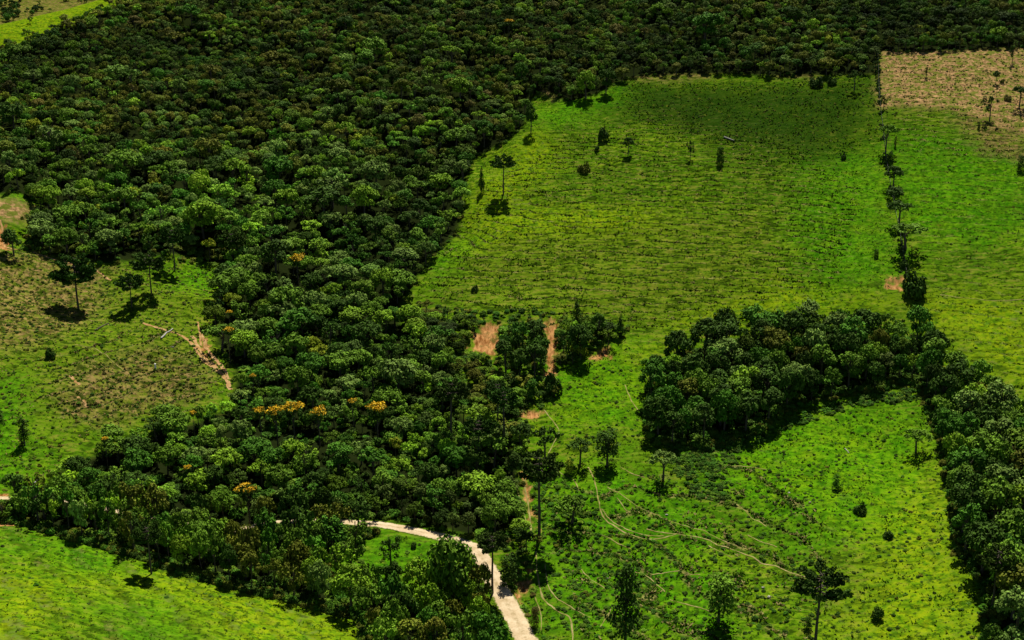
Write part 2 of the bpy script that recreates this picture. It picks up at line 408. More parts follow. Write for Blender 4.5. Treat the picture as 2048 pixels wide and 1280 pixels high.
def zone(polys, soft, wv=None):
    m = np.zeros_like(fx)
    wv = warp if wv is None else wv
    for p in polys:
        k = (fx > p[:, 0].min() - 30) & (fx < p[:, 0].max() + 30) & (fy > p[:, 1].min() - 30) & (fy < p[:, 1].max() + 30)
        m[k] = np.maximum(m[k], sstep(soft, -soft, sdist(p, fx[k], fy[k]) + wv[k]))
    return m
far_brown = sstep(20, 90, past_crest(fx, fy)) * sstep(.0, -.15, np.arctan2(fx, fy))
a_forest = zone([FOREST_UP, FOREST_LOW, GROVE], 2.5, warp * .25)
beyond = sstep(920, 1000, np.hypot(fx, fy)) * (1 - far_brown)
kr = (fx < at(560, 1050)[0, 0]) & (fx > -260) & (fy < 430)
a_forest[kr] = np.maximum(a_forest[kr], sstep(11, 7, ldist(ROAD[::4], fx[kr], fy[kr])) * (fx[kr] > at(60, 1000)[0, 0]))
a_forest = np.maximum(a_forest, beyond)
a_scar = np.zeros_like(fx)
for p in SCARS:
    k = (fx > p[:, 0].min() - 9) & (fx < p[:, 0].max() + 9) & (fy > p[:, 1].min() - 9) & (fy < p[:, 1].max() + 9)
    a_scar[k] = np.maximum(a_scar[k], sstep(1.2, -1.2, sdist(p, fx[k], fy[k]) + fbm(fx[k], fy[k] * .6, 3, 3, 31) * 6))
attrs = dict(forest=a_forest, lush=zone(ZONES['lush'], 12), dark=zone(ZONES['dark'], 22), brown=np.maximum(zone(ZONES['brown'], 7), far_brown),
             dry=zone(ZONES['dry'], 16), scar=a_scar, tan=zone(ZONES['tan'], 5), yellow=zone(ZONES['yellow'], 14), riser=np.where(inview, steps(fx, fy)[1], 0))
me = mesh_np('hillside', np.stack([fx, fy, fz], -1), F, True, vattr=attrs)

def ground_material():
    t = NT('hill_pasture')
    A = lambda n: t.attr(n).outputs['Fac']
    big = t.noise(.022, 4, .6); mid = t.noise(.11, 5, .62); fin = t.noise(.42, 4, .68); spk = t.noise(.62, 4, .72)
    pat = t.noise(.3, 5, .68); row = t.noise(.5, 3, .6, stretch=(.34, 1.0, 1.6))
    col = t.mix(t.ramp(mid, .38, .62), (.056, .152, .003), (.132, .225, .005))
    col = t.mix(t.ramp(fin, .44, .60, .0, .7), col, (.036, .092, .002))
    col = t.mix(t.ramp(fin, .46, .34, .0, .6), col, (.180, .245, .008))
    col = t.mix(t.ramp(big, .42, .62, 0, .7), col, (.052, .118, .004))
    dry = t.mix(t.ramp(fin, .42, .60), (.066, .125, .004), (.150, .195, .010))
    col = t.mix(t.math('MULTIPLY', A('dry'), t.ramp(pat, .35, .6, .2, .95)), col, dry)
    yel = t.mix(t.ramp(fin, .40, .60), (.200, .270, .004), (.110, .205, .003))
    yel = t.mix(t.ramp(pat, .50, .62, 0, .85), yel, (.060, .160, .003))
    col = t.mix(t.math('MULTIPLY', A('yellow'), t.ramp(pat, .3, .5, .8, 1.0)), col, yel)
    lush = t.mix(t.ramp(fin, .40, .62), (.078, .235, .003), (.018, .105, .0015))
    col = t.mix(t.math('MULTIPLY', A('lush'), t.ramp(mid, .3, .65, 1.0, .45)), col, lush)
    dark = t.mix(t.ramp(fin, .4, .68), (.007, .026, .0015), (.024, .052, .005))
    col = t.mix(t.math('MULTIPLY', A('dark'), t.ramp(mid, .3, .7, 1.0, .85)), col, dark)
    br = t.mix(t.ramp(fin, .42, .58), (.060, .036, .012), (.27, .165, .068))
    br = t.mix(t.ramp(pat, .45, .59, 0, .8), br, (.105, .155, .006))
    col = t.mix(t.math('MULTIPLY', A('brown'), t.ramp(spk, .3, .55, .55, 1.0)), col, br)
    # weeds, thin turf and bare specks
    col = t.mix(t.ramp(pat, .56, .70, 0, .6), col, (.026, .070, .003))
    col = t.mix(t.ramp(pat, .42, .30, 0, .5), col, (.165, .165, .018))
    col = t.mix(t.ramp(spk, .53, .60, 0, .85), col, (.014, .042, .002))
    keep = t.math('SUBTRACT', 1.0, t.math('MAXIMUM', t.math('MAXIMUM', A('dark'), A('lush')), t.math('MULTIPLY', A('yellow'), .8)))
    col = t.mix(t.math('MULTIPLY', t.ramp(row, .55, .63, 0, .5), t.ramp(keep, 0, 1, .12, 1)), col, (.205, .195, .028))
    col = t.mix(t.math('MULTIPLY', t.ramp(row, .46, .39, 0, .85), t.ramp(keep, 0, 1, .4, 1)), col, (.018, .038, .002))
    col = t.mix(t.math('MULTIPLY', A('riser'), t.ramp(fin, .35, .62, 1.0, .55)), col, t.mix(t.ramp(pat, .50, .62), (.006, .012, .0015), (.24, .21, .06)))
    tan = t.mix(t.ramp(spk, .38, .62), (.12, .072, .026), (.40, .245, .105))
    tan = t.mix(t.ramp(pat, .45, .57, 0, .85), tan, (.085, .125, .008))
    col = t.mix(A('tan'), col, tan)
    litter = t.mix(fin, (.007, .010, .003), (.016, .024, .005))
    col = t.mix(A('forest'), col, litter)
    strk = t.noise(.5, 4, .7, stretch=(1.6, .35, .35))
    soil = t.mix(t.ramp(strk, .36, .62), (.15, .058, .014), (.46, .235, .085))
    soil = t.mix(t.ramp(pat, .54, .64, 0, .75), soil, (.075, .085, .014))
    col = t.mix(A('scar'), col, soil)
    return t.done(col, 1.0, .0, bump=fin, bstr=.8, bdist=.5)
M = {}
M['ground'] = ground_material()
hill = link('hillside', me, M['ground'])
setp(hill, kind='structure')
# height of the built ground, for standing things on it
rg_l, ug_t = np.log(rg), tx
def gz(x, y):
    x = np.atleast_1d(np.asarray(x, float)); y = np.atleast_1d(np.asarray(y, float))
    r = np.hypot(x, y); t = x / np.maximum(y, 1e-6)
    i = np.clip(np.searchsorted(rg, r) - 1, 0, nr - 2); j = np.clip(np.searchsorted(ug_t, t) - 1, 0, nu - 2)
    a = np.clip((r - rg[i]) / (rg[i + 1] - rg[i]), 0, 1); b = np.clip((t - ug_t[j]) / (ug_t[j + 1] - ug_t[j]), 0, 1)
    return (1 - a) * ((1 - b) * GZ[i, j] + b * GZ[i, j + 1]) + a * ((1 - b) * GZ[i + 1, j] + b * GZ[i + 1, j + 1])

def ribbon(name, line, w0, mat, lift, kind='structure', ncross=5, wob=.25, crown=.0):
    line = np.array(line); n = len(line)
    tan = np.gradient(line, axis=0); tan /= np.linalg.norm(tan, axis=1, keepdims=True) + 1e-9
    nor = np.c_[-tan[:, 1], tan[:, 0]]
    s = np.arange(n) * 1.0
    wr = w0 * np.maximum(1 + wob * fbm(s, s * 0 - w0 * 5 + line[0, 1], 5, 3, 42), .06)
    k0 = float(np.max(w0))
    wl = w0 * np.maximum(1 + wob * fbm(s, s * 0 + k0 * 7 + line[0, 0], 5, 3, 41), .06); wr = w0 * np.maximum(1 + wob * fbm(s, s * 0 - k0 * 5 + line[0, 1], 5, 3, 42), .06)
    V = []; ts = np.linspace(-1, 1, ncross)
    for k in ts:
        p = line + nor * (np.where(k < 0, wl, wr) * k / 2)[:, None]
        V.append(np.c_[p, gz(p[:, 0], p[:, 1]) + lift + crown * (1 - k * k)])
    V = np.stack(V, 1); across = np.tile(np.abs(ts), (n, 1)).ravel()
    ii = np.arange(n * ncross).reshape(n, ncross)
    F = np.stack([ii[:-1, :-1], ii[1:, :-1], ii[1:, 1:], ii[:-1, 1:]], -1).reshape(-1, 4)
    o = link(name, mesh_np(name, V.reshape(-1, 3), F, True, vattr={'across': across}), mat)
    return setp(o, kind=kind)
def road_material(name, a, b, c, ruts=False):
    t = NT(name)
    n1 = t.noise(.35, 4); n2 = t.noise(2.2, 4, .65)
    col = t.mix(t.ramp(n1, .35, .65), a, b)
    col = t.mix(t.ramp(n2, .52, .72, 0, .6), col, c)
    if ruts:    # wheel ruts packed pale, loose gravel crown and grass creeping in from the verges
        ac = t.attr('across').outputs['Fac']; n3 = t.noise(.9, 4, .7)
        col = t.mix(t.math('MULTIPLY', t.ramp(ac, .28, .10, 0, .6), t.ramp(n3, .4, .6)), col, (.26, .19, .085))
        col = t.mix(t.ramp(t.math('ADD', t.math('MULTIPLY', ac, .7), t.math('MULTIPLY', n3, .6)), .84, .96), col, (.075, .115, .006))
    return t.done(col, 1.0, .0, bump=n2, bstr=.4, bdist=.12)
M['road'] = road_material('pale_dirt', (.44, .33, .185), (.58, .46, .29), (.30, .20, .10), True)
M['soil'] = road_material('orange_earth', (.30, .16, .055), (.46, .29, .13), (.13, .13, .02))
M['path'] = road_material('trodden_earth', (.17, .16, .035), (.33, .27, .11), (.08, .11, .012))
ribbon('dirt_road', ROAD, np.interp(ROAD[:, 0], [at(480, 1060)[0, 0], at(870, 1072)[0, 0], at(1010, 1200)[0, 0]], [2.4, 4.6, 6.3]), M['road'], .07, ncross=13, wob=.16, crown=.1)
for w, p in ((1.5, [(385, 672), (396, 696), (412, 718), (436, 742), (452, 758), (460, 780)]), (1.2, [(404, 668), (412, 692), (426, 712), (446, 738), (458, 760)]), (1.0, [(378, 684), (398, 710), (410, 726), (424, 736)]),
        (1.0, [(284, 645), (310, 656), (340, 665), (372, 678), (396, 700)]), (.8, [(396, 645), (400, 668), (402, 690)]), (1.0, [(66, 505), (92, 514), (118, 522), (150, 530)]), (.8, [(0, 440), (6, 462), (10, 490), (30, 500)]),
        (.8, [(190, 540), (205, 550), (222, 562)]), (.9, [(138, 752), (148, 764), (160, 772)]), (.8, [(155, 795), (168, 806), (174, 816)])):
    ribbon('cattle_path', densify(ground_poly(p), 14), w, M['soil'], .08, ncross=3, wob=1.4)
for w, p in PATHS:
    ribbon('cattle_path', p, w * .58, M['path'], .07, ncross=3, wob=1.5)

# ------------------------------------------------------------------ foliage building blocks
def quads(P, N, S, r, elong=1.0):
    """leaf sprays: quads centred on P, facing N, half size S"""
    n = len(P)
    N = N / (np.linalg.norm(N, axis=1, keepdims=True) + 1e-9)
    a = r.normal(size=(n, 3)); t = np.cross(N, a); t /= np.linalg.norm(t, axis=1, keepdims=True) + 1e-9
    b = np.cross(N, t)
    S = np.asarray(S).reshape(-1, 1)
    j = lambda: S * r.uniform(.7, 1.3, (n, 1))
    V = np.stack([P + t * j() * elong, P + b * j(), P - t * j() * elong, P - b * j()], 1)
    V = V + r.normal(size=V.shape) * S[:, None] * .16
    return V.reshape(-1, 3), np.arange(n * 4).reshape(n, 4)
def sph(n, r, zmin=-1.):
    z = r.uniform(zmin, 1, n); a = r.uniform(0, 2 * np.pi, n); q = np.sqrt(1 - z * z)
    return np.c_[q * np.cos(a), q * np.sin(a), z]
def leafy(lobes, r, dens, leaf, zmin=-.35, up=.7, jit=.42, inner=.25, zs=1.0):
    Ps, Ns, Ss, Vs = [], [], [], []
    for (c, rad) in lobes:
        c = np.array(c); rad = np.array(rad)
        n = int(dens * (rad[0] * rad[0] + 2 * rad[0] * rad[2]) / .3)
        d = sph(n, r, zmin)
        k = r.uniform(.78, 1.06, (n, 1))
        P = c + d * rad * k
        Ps.append(P); Ns.append(d + np.array([0, 0, up]) + r.normal(size=d.shape) * jit); Ss.append(leaf * r.uniform(.65, 1.35, n))
        tone = r.uniform(.72, 1.3)
        Vs.append(tone * r.uniform(.7, 1.3, n))
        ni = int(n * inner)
        d = sph(ni, r, -.8); Ps.append(c + d * rad * r.uniform(.2, .7, (ni, 1))); Ns.append(r.normal(size=(ni, 3))); Ss.append(leaf * 1.3 * np.ones(ni)); Vs.append(.7 * np.ones(ni))  # inner fill blocks light; crown shade is also put into its darker tone
    P = np.concatenate(Ps) * [1, 1, zs]; V, F = quads(P, np.concatenate(Ns), np.concatenate(Ss), r)
    V = V / [1, 1, zs]
    return V, F, np.concatenate(Vs)
def crown_mesh(kind, seed):
    r = np.random.default_rng(seed)
    L = []
    if kind == 'dome':          # cauliflower canopy: rounded bumps over a spreading dome
        n = r.integers(15, 22)
        for i in range(n):
            q = math.sqrt((i + .5) / n) * .80; a = i * 2.39996 + r.uniform(-.4, .4)
            R = r.uniform(.20, .34)
            L.append(((q * math.cos(a), q * math.sin(a), .18 + .56 * math.sqrt(max(1 - q * q, 0)) + r.uniform(-.1, .1)), (R, R, R * .82)))
        for i in range(5):
            a = r.uniform(0, 6.28); q = r.uniform(.3, .7)
            L.append(((q * math.cos(a), q * math.sin(a), .18), (.26, .26, .2)))
        V, F, v = leafy(L, r, 108, .055)
    elif kind == 'round':       # taller rounded crown
        n = r.integers(16, 22)
        for i in range(n):
            d = sph(1, r, -.45)[0]; R = r.uniform(.22, .36); q = r.uniform(.5, .74)
            L.append(((d[0] * q, d[1] * q, .50 + d[2] * .38), (R, R, R * .55)))
        V, F, v = leafy(L, r, 104, .057, zmin=-.6, zs=1.5)
    elif kind == 'ragged':      # open, uneven crown with gaps
        n = r.integers(9, 13)
        for i in range(n):
            a = r.uniform(0, 6.28); q = r.uniform(.1, .85); R = r.uniform(.17, .3)
            L.append(((q * math.cos(a), q * math.sin(a), r.uniform(.15, .85)), (R, R, R * .8)))
        V, F, v = leafy(L, r, 88, .06, zmin=-.6, jit=.7, zs=1.4)
    elif kind == 'umbrella':    # flat spreading top in separate plates
        n = r.integers(9, 13)
        for i in range(n):
            q = math.sqrt((i + .5) / n) * .82; a = i * 2.39996 + r.uniform(-.3, .3); R = r.uniform(.2, .32)
            L.append(((q * math.cos(a), q * math.sin(a), .45 + .3 * (1 - q * q) + r.uniform(-.15, .12)), (R, R, R * .6)))
        V, F, v = leafy(L, r, 88, .058, zmin=-.3)
    elif kind == 'bush':
        n = r.integers(12, 17)
        for i in range(n):
            d = sph(1, r, -.1)[0]; R = r.uniform(.28, .42)
            L.append(((d[0] * .62, d[1] * .62, .12 + abs(d[2]) * .55), (R, R, R * .8)))
        V, F, v = leafy(L, r, 55, .078, zmin=-.5)
    elif kind == 'tall':        # upright, dense and uneven, foliage almost to the ground
        n = r.integers(20, 26)
        for i in range(n):
            t = (i + .5) / n; q = r.uniform(.2, .68) * (1 - .45 * t ** 3); a = i * 2.39996 + r.uniform(-.4, .4); R = r.uniform(.24, .38)
            L.append(((q * math.cos(a), q * math.sin(a), .08 + .82 * t), (R, R, R * .36)))
        V, F, v = leafy(L, r, 84, .058, zmin=-.6, zs=2.4)
    elif kind == 'cone':
        for i in range(13):
            t = i / 12; R = .34 * (1 - t) + .1; a = i * 2.4; q = .55 * (1 - t)
            L.append(((q * math.cos(a), q * math.sin(a), .1 + t * .8), (R * 1.2, R * 1.2, R * .45)))
        V, F, v = leafy(L, r, 60, .07, zmin=-.6, zs=2.2)
    return mesh_np('crown_' + kind, V, F, fattr={'tone': v})
def tube(path, rad, seg=7):
    path = np.array(path, float); n = len(path)
    V = []
    for i in range(n):
        d = path[min(i + 1, n - 1)] - path[max(i - 1, 0)]; d /= np.linalg.norm(d) + 1e-9
        a = np.cross(d, [0.3, 1, .2]); a /= np.linalg.norm(a) + 1e-9; b = np.cross(d, a)
        for k in range(seg):
            w = 2 * math.pi * k / seg
            V.append(path[i] + (a * math.cos(w) + b * math.sin(w)) * rad[i])
    F = [(i * seg + k, i * seg + (k + 1) % seg, (i + 1) * seg + (k + 1) % seg, (i + 1) * seg + k) for i in range(n - 1) for k in range(seg)]
    return np.array(V), np.array(F)
def join(parts):
    V, F, o = [], [], 0
    for v, f in parts:
        V.append(v); F.append(f + o); o += len(v)
    return np.concatenate(V), np.concatenate(F)
def trunk_mesh(seed, limbs=5, fork=.5):
    """unit high, about unit spread at the top; scaled to each tree"""
    r = np.random.default_rng(seed)
    b = r.normal(size=2) * .03
    parts = [tube([(0, 0, -.06), (b[0] * .4, b[1] * .4, .3), (b[0], b[1], .62), (b[0] * 1.5, b[1] * 1.5, .98)], [.055, .042, .032, .012])]
    for i in range(limbs):
        a = i * 6.283 / limbs + r.uniform(-.4, .4); z = fork + r.uniform(-.08, .16); q = r.uniform(.16, .3)
        c, s = math.cos(a), math.sin(a)
        parts.append(tube([(b[0], b[1], z), (b[0] + c * q * .45, b[1] + s * q * .45, z + .13), (b[0] + c * q, b[1] + s * q, min(z + .32, .95))], [.024, .017, .006], 5))
    V, F = join(parts)
    return mesh_np('trunk', V, F, True)

def leaf_material():
    t = NT('leaves')
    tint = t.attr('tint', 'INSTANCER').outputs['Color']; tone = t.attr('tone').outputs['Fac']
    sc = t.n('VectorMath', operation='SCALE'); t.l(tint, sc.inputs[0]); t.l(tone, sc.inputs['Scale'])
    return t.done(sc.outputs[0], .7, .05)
M['leaf'] = leaf_material()
def bark(name, a, b):
    t = NT(name); n = t.noise(3., 4, .6, stretch=(1, 1, .3))
    return t.done(t.mix(n, a, b), .9, .1, bump=n, bstr=.5, bdist=.05)
M['bark'] = bark('grey_brown_bark', (.05, .04, .028), (.13, .105, .08))
M['pale_bark'] = bark('pale_bark', (.16, .13, .10), (.34, .30, .25))
M['dead'] = bark('weathered_wood', (.22, .20, .17), (.48, .45, .40))
def blossom_material():
    t = NT('yellow_blossom'); tone = t.attr('tone').outputs['Fac']
    return t.done(t.mix(t.ramp(tone, .6, 1.4), (.50, .27, .004), (.84, .55, .012)), .7, .15)
M['blossom'] = blossom_material()

PROTO = {k: [crown_mesh(k, 100 + 10 * i + hash(len(k)) % 7) for i in range(n)] for k, n in (('dome', 6), ('round', 5), ('ragged', 4), ('umbrella', 4), ('bush', 3), ('cone', 2), ('tall', 2))}
TRUNKS = [trunk_mesh(s) for s in range(4)]
for ms in PROTO.values():
    for m_ in ms: m_.materials.append(M['leaf'])
for m_ in TRUNKS: m_.materials.append(M['bark'])
TONES = {'bright green': (.160, .285, .013), 'mid green': (.104, .200, .013), 'grey green': (.130, .210, .032), 'dark green': (.042, .088, .008),
         'olive green': (.118, .138, .012), 'deep green': (.058, .155, .010), 'yellow green': (.21, .26, .012), 'brownish': (.105, .098, .018)}
def plant(name, kind, loc, R, Ht, tone, label, cat, group=None, clear=.4, var=None, rz=None, trunk=True, tr=1.0):
    """tree: Empty at the foot, children trunk and crown"""
    e = empty(name, loc, random.uniform(0, 6.28) if rz is None else rz)
    setp(e, label, cat, group)
    if trunk:
        t = link('trunk', random.choice(TRUNKS), None, e); t.scale = (R * 1.5 * tr, R * 1.5 * tr, Ht * .93)
    me = PROTO[kind][random.randrange(len(PROTO[kind])) if var is None else var]
    c = link('crown', me, None, e); c.location = (0, 0, Ht * clear); c.scale = (R, R, Ht * (1 - clear))
    k = random.uniform(.88, 1.14)
    c['tint'] = [x * k for x in TONES[tone]]
    return e

# ------------------------------------------------------------------ the woods
def px_of(p):
    q = np.asarray(p) - np.array([0, 0, CAMZ])
    dz = q @ FWD
    return W / 2 + FPX * q[..., 0] / dz, H / 2 - FPX * (q @ UP) / dz, np.linalg.norm(q, axis=-1)
def scatter(poly, spacing, r):
    """blue-noise-like points on the map inside a polygon; spacing(x, y) in metres"""
    lo, hi = poly.min(0), poly.max(0)
    smin = 2.2
    nx, ny = int((hi[0] - lo[0]) / smin) + 1, int((hi[1] - lo[1]) / smin) + 1
    gx, gy = np.meshgrid(np.arange(nx), np.arange(ny))
    x = lo[0] + (gx.ravel() + r.uniform(0, 1, nx * ny)) * smin; y = lo[1] + (gy.ravel() + r.uniform(0, 1, nx * ny)) * smin
    k = sdist(poly, x, y) < 0
    x, y = x[k], y[k]
    o = r.permutation(len(x)); x, y = x[o], y[o]
    s = spacing(x, y)
    cell = {}; keep = []
    for i in range(len(x)):
        cx, cy = int(x[i] // 4), int(y[i] // 4); m = int(s[i] // 4) + 1; ok = True
        for a in range(cx - m, cx + m + 1):
            for b in range(cy - m, cy + m + 1):
                for j in cell.get((a, b), ()):
                    if (x[i] - x[j]) ** 2 + (y[i] - y[j]) ** 2 < (.5 * (s[i] + s[j])) ** 2: ok = False; break
                if not ok: break
            if not ok: break
        if ok: keep.append(i); cell.setdefault((cx, cy), []).append(i)
    return np.c_[x[keep], y[keep]], s[keep]
r5 = np.random.default_rng(11)
SIZE_LOW, SIZE_UP = 5.2, 3.1
def sp_up(x, y):
    d = np.hypot(x, y)
    big = fbm(x, y, 60, 3, 51)
    base = np.interp(d, [340, 450, 560, 640, 760], [4.8, 5.8, 5.6, 4.0, 3.3])
    g = np.random.default_rng(5); s = base * (1 + .5 * np.clip(big, -.6, .8)) * np.exp(g.normal(0, .27, x.shape))
    s = np.where(g.uniform(0, 1, x.shape) < .07, s * 1.6, s)
    return np.clip(s, 2.4, 11)
def sp_grove(x, y): return np.random.default_rng(6).uniform(3.8, 7.4, x.shape)
def sp_low(x, y): return np.random.default_rng(8).uniform(3.4, 6.4, x.shape)
def sp_thick(x, y): return np.random.default_rng(9).uniform(2.8, 4.8, x.shape)
ROAD_OPEN = at(700, 1046)[0, 0]     # left of here the road runs as a narrow track under the trees
trees = []          # x, y, crown radius, height, wood
for wood, poly, spf in (('up', FOREST_UP, sp_up), ('low', FOREST_LOW, sp_low), ('grove', GROVE, sp_grove), ('thicket', THICKET, sp_thick), ('thicket', THICKET2, sp_thick), ('thicket', THICKET3, sp_thick), ('thicket_dark', THICKET_DARK[0], sp_low), ('thicket_dark', THICKET_DARK[1], sp_low)):
    p, s = scatter(poly, spf, r5)
    ok = ldist(ROAD, p[:, 0], p[:, 1]) > np.where(p[:, 0] < ROAD_OPEN, 2.3, 4.2)
    for q in SCARS:
        for k in (0, 4, 8): ok &= sdist(q, p[:, 0], p[:, 1] + k) > 1.2
    if wood in ('up', 'low'): ok &= sdist(HOLLOW, p[:, 0], p[:, 1]) > 0
    if wood == 'thicket':
        for q in THICKET_DARK: ok &= sdist(q, p[:, 0], p[:, 1]) > 0
    if wood == 'up': ok &= fbm(p[:, 0], p[:, 1], 16, 2, 91) < .35      # gaps where old trees fell
    p, s = p[ok], s[ok]
    R = s * r5.uniform(.66, .90, len(s)) * (1.1 if wood == 'grove' else 1)
    hk = {'up': 1.2, 'low': 1.5, 'grove': 1.95, 'thicket': 1.05, 'thicket_dark': 1.6}[wood]
    h = np.minimum(s * hk, 13 if wood == 'grove' else 13) * (r5.uniform(.92, 1.1, len(s)) if wood == 'grove' else r5.uniform(.85, 1.25, len(s))) + {'low': 4.6, 'thicket': .8}.get(wood, 2.2)
    trees += [(p[i, 0], p[i, 1], R[i], h[i], wood) for i in range(len(p))]
FLOWER = [(597, 532, 32), (590, 834, 46), (556, 850, 36), (640, 850, 36), (524, 855, 26), (756, 836, 46), (708, 838, 20), (461, 690, 22), (463, 648, 14),
    (500, 1008, 44), (380, 968, 18), (391, 856, 14), (509, 780, 14), (1018, 50, 18), (217, 912, 14)]
FLW = []
for u, v, w in FLOWER:      # the flowering crowns stand a little above their neighbours
    p = at(u, v + 26 + w * .5)[0]
    dd = math.hypot(p[0], p[1]); R = max(w * dd / FPX * .55, 1.2)
    FLW.append((p[0], p[1], R))
trees = [t for t in trees if all((t[0] - a) ** 2 + (t[1] - b) ** 2 > (r + t[2] * .5) ** 2 for a, b, r in FLW)
         and all(not (abs(t[0] - a) < r + .5 * t[2] and 0 < b - t[1] < 11 and t[3] > 7) for a, b, r in FLW)]
tx_ = np.array([t[0] for t in trees]); ty_ = np.array([t[1] for t in trees]); tR = np.array([t[2] for t in trees]); tH = np.array([t[3] for t in trees])
tw = np.array([t[4] for t in trees]); tz = gz(tx_, ty_) - .15
pu, pv, pd = px_of(np.stack([tx_, ty_, tz + tH * .7], -1))
# kinds of tree cover change over the hill
n1 = fbm(tx_, ty_, 90, 3, 61); n2 = fbm(tx_, ty_, 28, 3, 62); rr = r5.uniform(0, 1, len(trees))
scrubby = sstep(560, 680, np.hypot(tx_, ty_)) * sstep(-.35, .25, n1 + .5 * n2 + .15)
tone_names = list(TONES)
def pick_tone(i):
    w = tw[i]; q = rr[i]
    if w == 'up':
        if q < scrubby[i] * .46: return 'olive green' if q < scrubby[i] * .35 else 'brownish' if q > scrubby[i] * (.44 - .2 * max(n2[i], 0)) else 'dark green'
        q = r5.uniform()
        k = n2[i]
        tab = (('mid green', .34), ('grey green', .20), ('bright green', .12 + .22 * max(k, 0)), ('deep green', .16), ('dark green', .16), ('yellow green', .02))
    elif w == 'grove': tab = (('mid green', .30), ('dark green', .32), ('deep green', .16), ('grey green', .12), ('olive green', .07), ('bright green', .04))
    elif w == 'low': tab = (('mid green', .36), ('deep green', .12), ('bright green', .14), ('olive green', .16), ('dark green', .16), ('grey green', .06))
    elif w == 'thicket_dark': tab = (('dark green', .6), ('deep green', .3), ('mid green', .1))
    else: tab = (('mid green', .34), ('bright green', .22), ('dark green', .28), ('olive green', .16))
    tot = sum(a[1] for a in tab); q = r5.uniform() * tot
    for n, a in tab:
        q -= a
        if q <= 0: return n
    return tab[0][0]
ttone = [pick_tone(i) for i in range(len(trees))]
tkind = [('dome', 'dome', 'dome', 'round', 'umbrella', 'ragged')[r5.integers(0, 6)] if w in ('up', 'low') else ('round', 'dome', 'round', 'dome')[r5.integers(0, 4)] for w in tw]

score = tR / pd * np.where((pu > 5) & (pu < 2043) & (pv > 5) & (pv < 1262), 1, 0)
order = np.argsort(-score)
N_IND = 296
chosen = set(order[:N_IND].tolist())
KW = {'dome': 'domed', 'round': 'rounded', 'ragged': 'ragged', 'umbrella': 'flat-topped'}
def where(i):
    u, v, w = pu[i], pv[i], tw[i]
    if w == 'grove':
        if u < 1420: return "at the grove's left tip"
        if u < 1600: return "in the grove's left half"
        if u < 1880: return 'in the middle of the grove'
        if v < 900: return 'in the grove beside right pasture edge'
        if v < 1080: return 'in the wood right of open slope'
        return 'in the bottom right corner wood'
    if w == 'low':
        if u < 330: return 'in the belt above lower left pasture'
        if u < 620: return 'in the belt along the bottom pasture'
        if u < 780: return 'between bottom pasture and grassy hollow'
        return 'left of the pale dirt road'
    if w.startswith('thicket'): return 'in thicket beside the orange scars'
    if v > 880:
        if u < 330: return 'in lower wood left of yellow blossom'
        if u < 660: return 'in lower wood below the yellow blossom'
        return 'in lower wood above the road bend'
    if v > 720:
        return 'in the wood beside left pasture' if u < 680 else 'in the wood left of dark pines'
    if v > 560: return 'in wood above the eroded tracks'
    return 'on the slope left of upper pasture'
def proto_note(i):
    q = tH[i] / tR[i]
    return 'tall' if q > 2.75 else 'spreading' if q < 2.2 else 'full'
big_cut = np.quantile(tR[list(chosen)], [.33, .66])
by_label = {}
for i in sorted(chosen):
    size = 'small' if tR[i] < big_cut[0] else 'large' if tR[i] > big_cut[1] else 'mid-sized'
    by_label.setdefault(f'{size} {proto_note(i)} {ttone[i]} {KW[tkind[i]]} tree ' + where(i), []).append(i)
ORD = ('', 'second', 'third', 'fourth', 'fifth', 'sixth', 'seventh', 'eighth', 'ninth', 'tenth', 'eleventh', 'twelfth')
for lab, ids in by_label.items():
    ids.sort(key=lambda i: pu[i])
    for k, i in enumerate(ids):
        l2 = lab if len(ids) == 1 else lab + (', leftmost of these' if k == 0 else ', rightmost of these' if k == len(ids) - 1 else f', {ORD[k]} from left')
        plant('broadleaf_tree', tkind[i], (tx_[i], ty_[i], tz[i]), tR[i], tH[i], ttone[i], l2, 'tree', 'broadleaf trees ' + where(i), {'grove': .3, 'thicket': .15, 'low': .25}.get(tw[i], .34))
rest = np.array([i for i in range(len(trees)) if i not in chosen])

